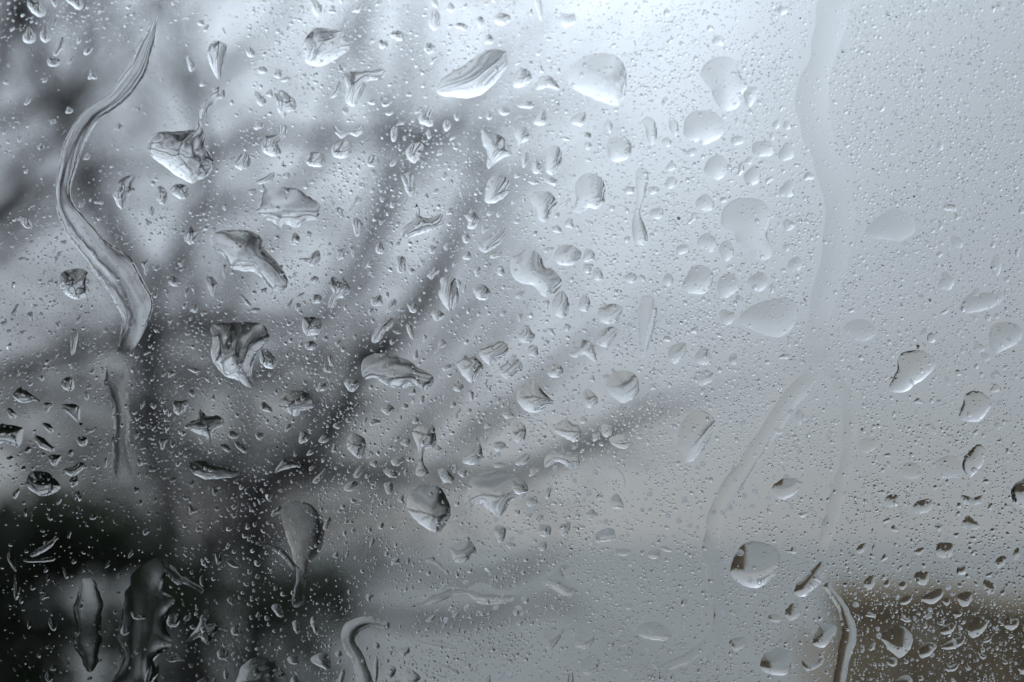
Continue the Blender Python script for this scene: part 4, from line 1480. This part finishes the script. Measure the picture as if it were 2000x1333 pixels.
def sift(xs, ys, size, face):
    """drops the droplets that would touch another on their own face"""
    keep, grid = [], GRID[face]
    for i in np.argsort(-size):
        a, b, r = xs[i], ys[i], size[i] / 2 * 1.15
        k = int(max(1, math.ceil(r / 2)))
        ix, iy = int(a // 2) + 20, int(b // 2) + 16
        if OCC[face, max(iy - k, 0):iy + k + 1, max(ix - k, 0):ix + k + 1].any():
            continue
        gx, gy = int(a // 12), int(b // 12)
        bad = False
        for u_ in (-1, 0, 1):
            for v_ in (-1, 0, 1):
                for (c, d, q) in grid.get((gx + u_, gy + v_), ()):
                    if (a - c) ** 2 + (b - d) ** 2 < (r + q) ** 2:
                        bad = True
        if not bad:
            grid.setdefault((gx, gy), []).append((a, b, r))
            keep.append(i)
    return np.array(keep, int)


GRID = ({}, {})


def micro(xs, ys, size, slope, label, name, face=0, lite=False, misty=False, sag=.22):
    tv, tf = (tv2, tf2) if lite else (tv1, tf1)
    kp = sift(xs, ys, size, face)
    xs, ys, size, slope = xs[kp], ys[kp], size[kp], slope[kp]
    n = len(xs)
    c = np.array([on_pane(x, y) for x, y in zip(xs, ys)])
    w = size / 2 * PX
    asp = rs.uniform(.78, 1.3, n)
    rot = rs.uniform(0, math.pi, n)
    X = tv[None, :, 0] * (w * asp)[:, None]
    Z = tv[None, :, 2] * (w / asp)[:, None]
    lump = 1 + .10 * np.sin(3 * np.arctan2(tv[None, :, 2], tv[None, :, 0]) + rs.uniform(0, 6.3, n)[:, None])
    X, Z = X * lump, Z * lump
    cr, sr = np.cos(rot)[:, None], np.sin(rot)[:, None]
    X, Z = X * cr - Z * sr, X * sr + Z * cr
    Z = Z - (tv[None, :, 1] * sag) * w[:, None]
    Yh = -tv[None, :, 1] * (w * slope / 2)[:, None]
    Yh = Yh - GAP if face == 0 else T_ + GAP - Yh
    V = np.stack([X + c[:, 0:1], Yh, Z + c[:, 1:2]], 2).reshape(-1, 3)
    tf_ = tf if face == 0 else tf[:, ::-1]
    F = (tf_[None] + (np.arange(n) * len(tv))[:, None, None]).reshape(-1, 3)
    me = bpy.data.meshes.new(name)
    me.vertices.add(len(V))
    me.vertices.foreach_set('co', V.astype(np.float32).ravel())
    me.loops.add(F.size)
    me.loops.foreach_set('vertex_index', F.astype(np.int32).ravel())
    me.polygons.add(len(F))
    me.polygons.foreach_set('loop_start', np.arange(0, F.size, 3, dtype=np.int32))
    me.update(calc_edges=True)
    me.polygons.foreach_set('use_smooth', np.ones(len(F), bool))
    me.materials.append(M_MIST if misty else M_WATER)
    o = bpy.data.objects.new(name, me)
    C.collection.objects.link(o)
    o['kind'] = 'stuff'
    o['label'] = label
    o['category'] = 'water spray'
    return o


def field(x, y, sc, seed):
    q = np.random.RandomState(seed)
    z = np.zeros_like(x)
    for k in range(9):
        a = q.uniform(0, 6.3)
        f = 2 * math.pi / (sc * q.uniform(.5, 2))
        z += np.sin((x * math.cos(a) + y * math.sin(a)) * f + q.uniform(0, 6.3))
    return z / 3


NM = 90000
x = rs.uniform(-10, 2010, NM)
y = rs.uniform(-10, 1345, NM)
d = .42 + .25 * field(x, y, 260, 5)
d += .35 * (x > 1250) * (y < 900)
d += .45 * np.clip((x - 1500) / 500, 0, 1) * np.clip((y - 800) / 500, 0, 1)
d -= .35 * (x < 480) * (y < 420)
d *= np.where((x > 560) & (x < 800) & (y > 1000), .6, 1)
d *= np.clip(.95 + .4 * field(x, y, 75, 15), .15, 1.6)
d *= np.where((x < 340) & (y > 940), .35, 1)
d *= np.where((x < 600) & (y > 940), .6, 1)
keep = rs.uniform(0, 1, NM) < d
x, y = x[keep], y[keep]
n = len(x)
size = np.exp(rs.normal(math.log(3.5), .42, n))
size = np.clip(size, 1.6, 10)
slope = np.where((x > 1000) & (y < 950), rs.uniform(.35, .85, n), rs.uniform(.5, 1.1, n))
h = rs.uniform(0, 1, n) < .68
ins_l = 'fine spray of countless tiny droplets all over the window pane'
bk = ~h
# droplets that cling in clusters along the thick patches
NC = 620
cx_, cy_ = rs.uniform(350, 2000, NC), rs.uniform(60, 1333, NC)
xs_, ys_, ss_ = [], [], []
for a, b in zip(cx_, cy_):
    k = rs.randint(3, 14)
    if a < 620 and b > 940 and rs.uniform() < .8:
        continue
    sp = rs.uniform(5, 22)
    xs_ += list(a + rs.normal(0, sp, k))
    ys_ += list(b + rs.normal(0, sp, k))
    ss_ += list(np.clip(np.exp(rs.normal(math.log(5.0), .3, k)), 3, 10))
xs_, ys_, ss_ = np.array(xs_), np.array(ys_), np.array(ss_)
micro(xs_, ys_, ss_, rs.uniform(.7, 1.1, len(xs_)), 'clusters of bead-like droplets gathered between the larger drops', 'bead_droplets')

micro(x[h], y[h], size[h], slope[h], ins_l, 'fine_droplets')
micro(x[bk], y[bk], size[bk], slope[bk], 'fine rain spray of countless droplets on the outer face of the pane', 'fine_droplets', 1)

# round beads on the outer face, a little out of focus
NB = 1500
xb, yb = rs.uniform(850, 2000, NB), rs.uniform(560, 1333, NB)
kb = rs.uniform(0, 1, NB) < .25 + .5 * np.clip((yb - 700) / 400, 0, 1)
xb, yb = xb[kb], yb[kb]
micro(xb, yb, rs.uniform(6, 13, len(xb)), rs.uniform(.22, .42, len(xb)), 'pale round beads of rain on the outer face of the pane', 'bead_droplets', 1, misty=True, sag=.2)

# the finest mist, thickest up on the plain side of the pane
NF = 36000
xf, yf = rs.uniform(-5, 2005, NF), rs.uniform(-5, 1338, NF)
df = .25 + .18 * field(xf, yf, 300, 9) + .75 * np.clip((xf - 1050) / 400, 0, 1) * np.clip((1000 - yf) / 300, .35, 1)
df *= np.clip(.75 + .55 * field(xf, yf, 85, 14), .1, 1.6)
df *= np.where((xf < 600) & (yf > 900), .3, 1)
kf = (rs.uniform(0, 1, NF) < df) & ~OCC[0][np.clip((yf / 2 + 16).astype(int), 0, 699), np.clip((xf / 2 + 20).astype(int), 0, 1039)]
xf, yf = xf[kf], yf[kf]
micro(xf, yf, np.clip(np.exp(rs.normal(math.log(3.1), .25, len(xf))), 2, 5), rs.uniform(.4, .7, len(xf)), 'finest mist of droplets, thickest on the plain grey side of the pane', 'mist_droplets', 1, True, sag=.3)
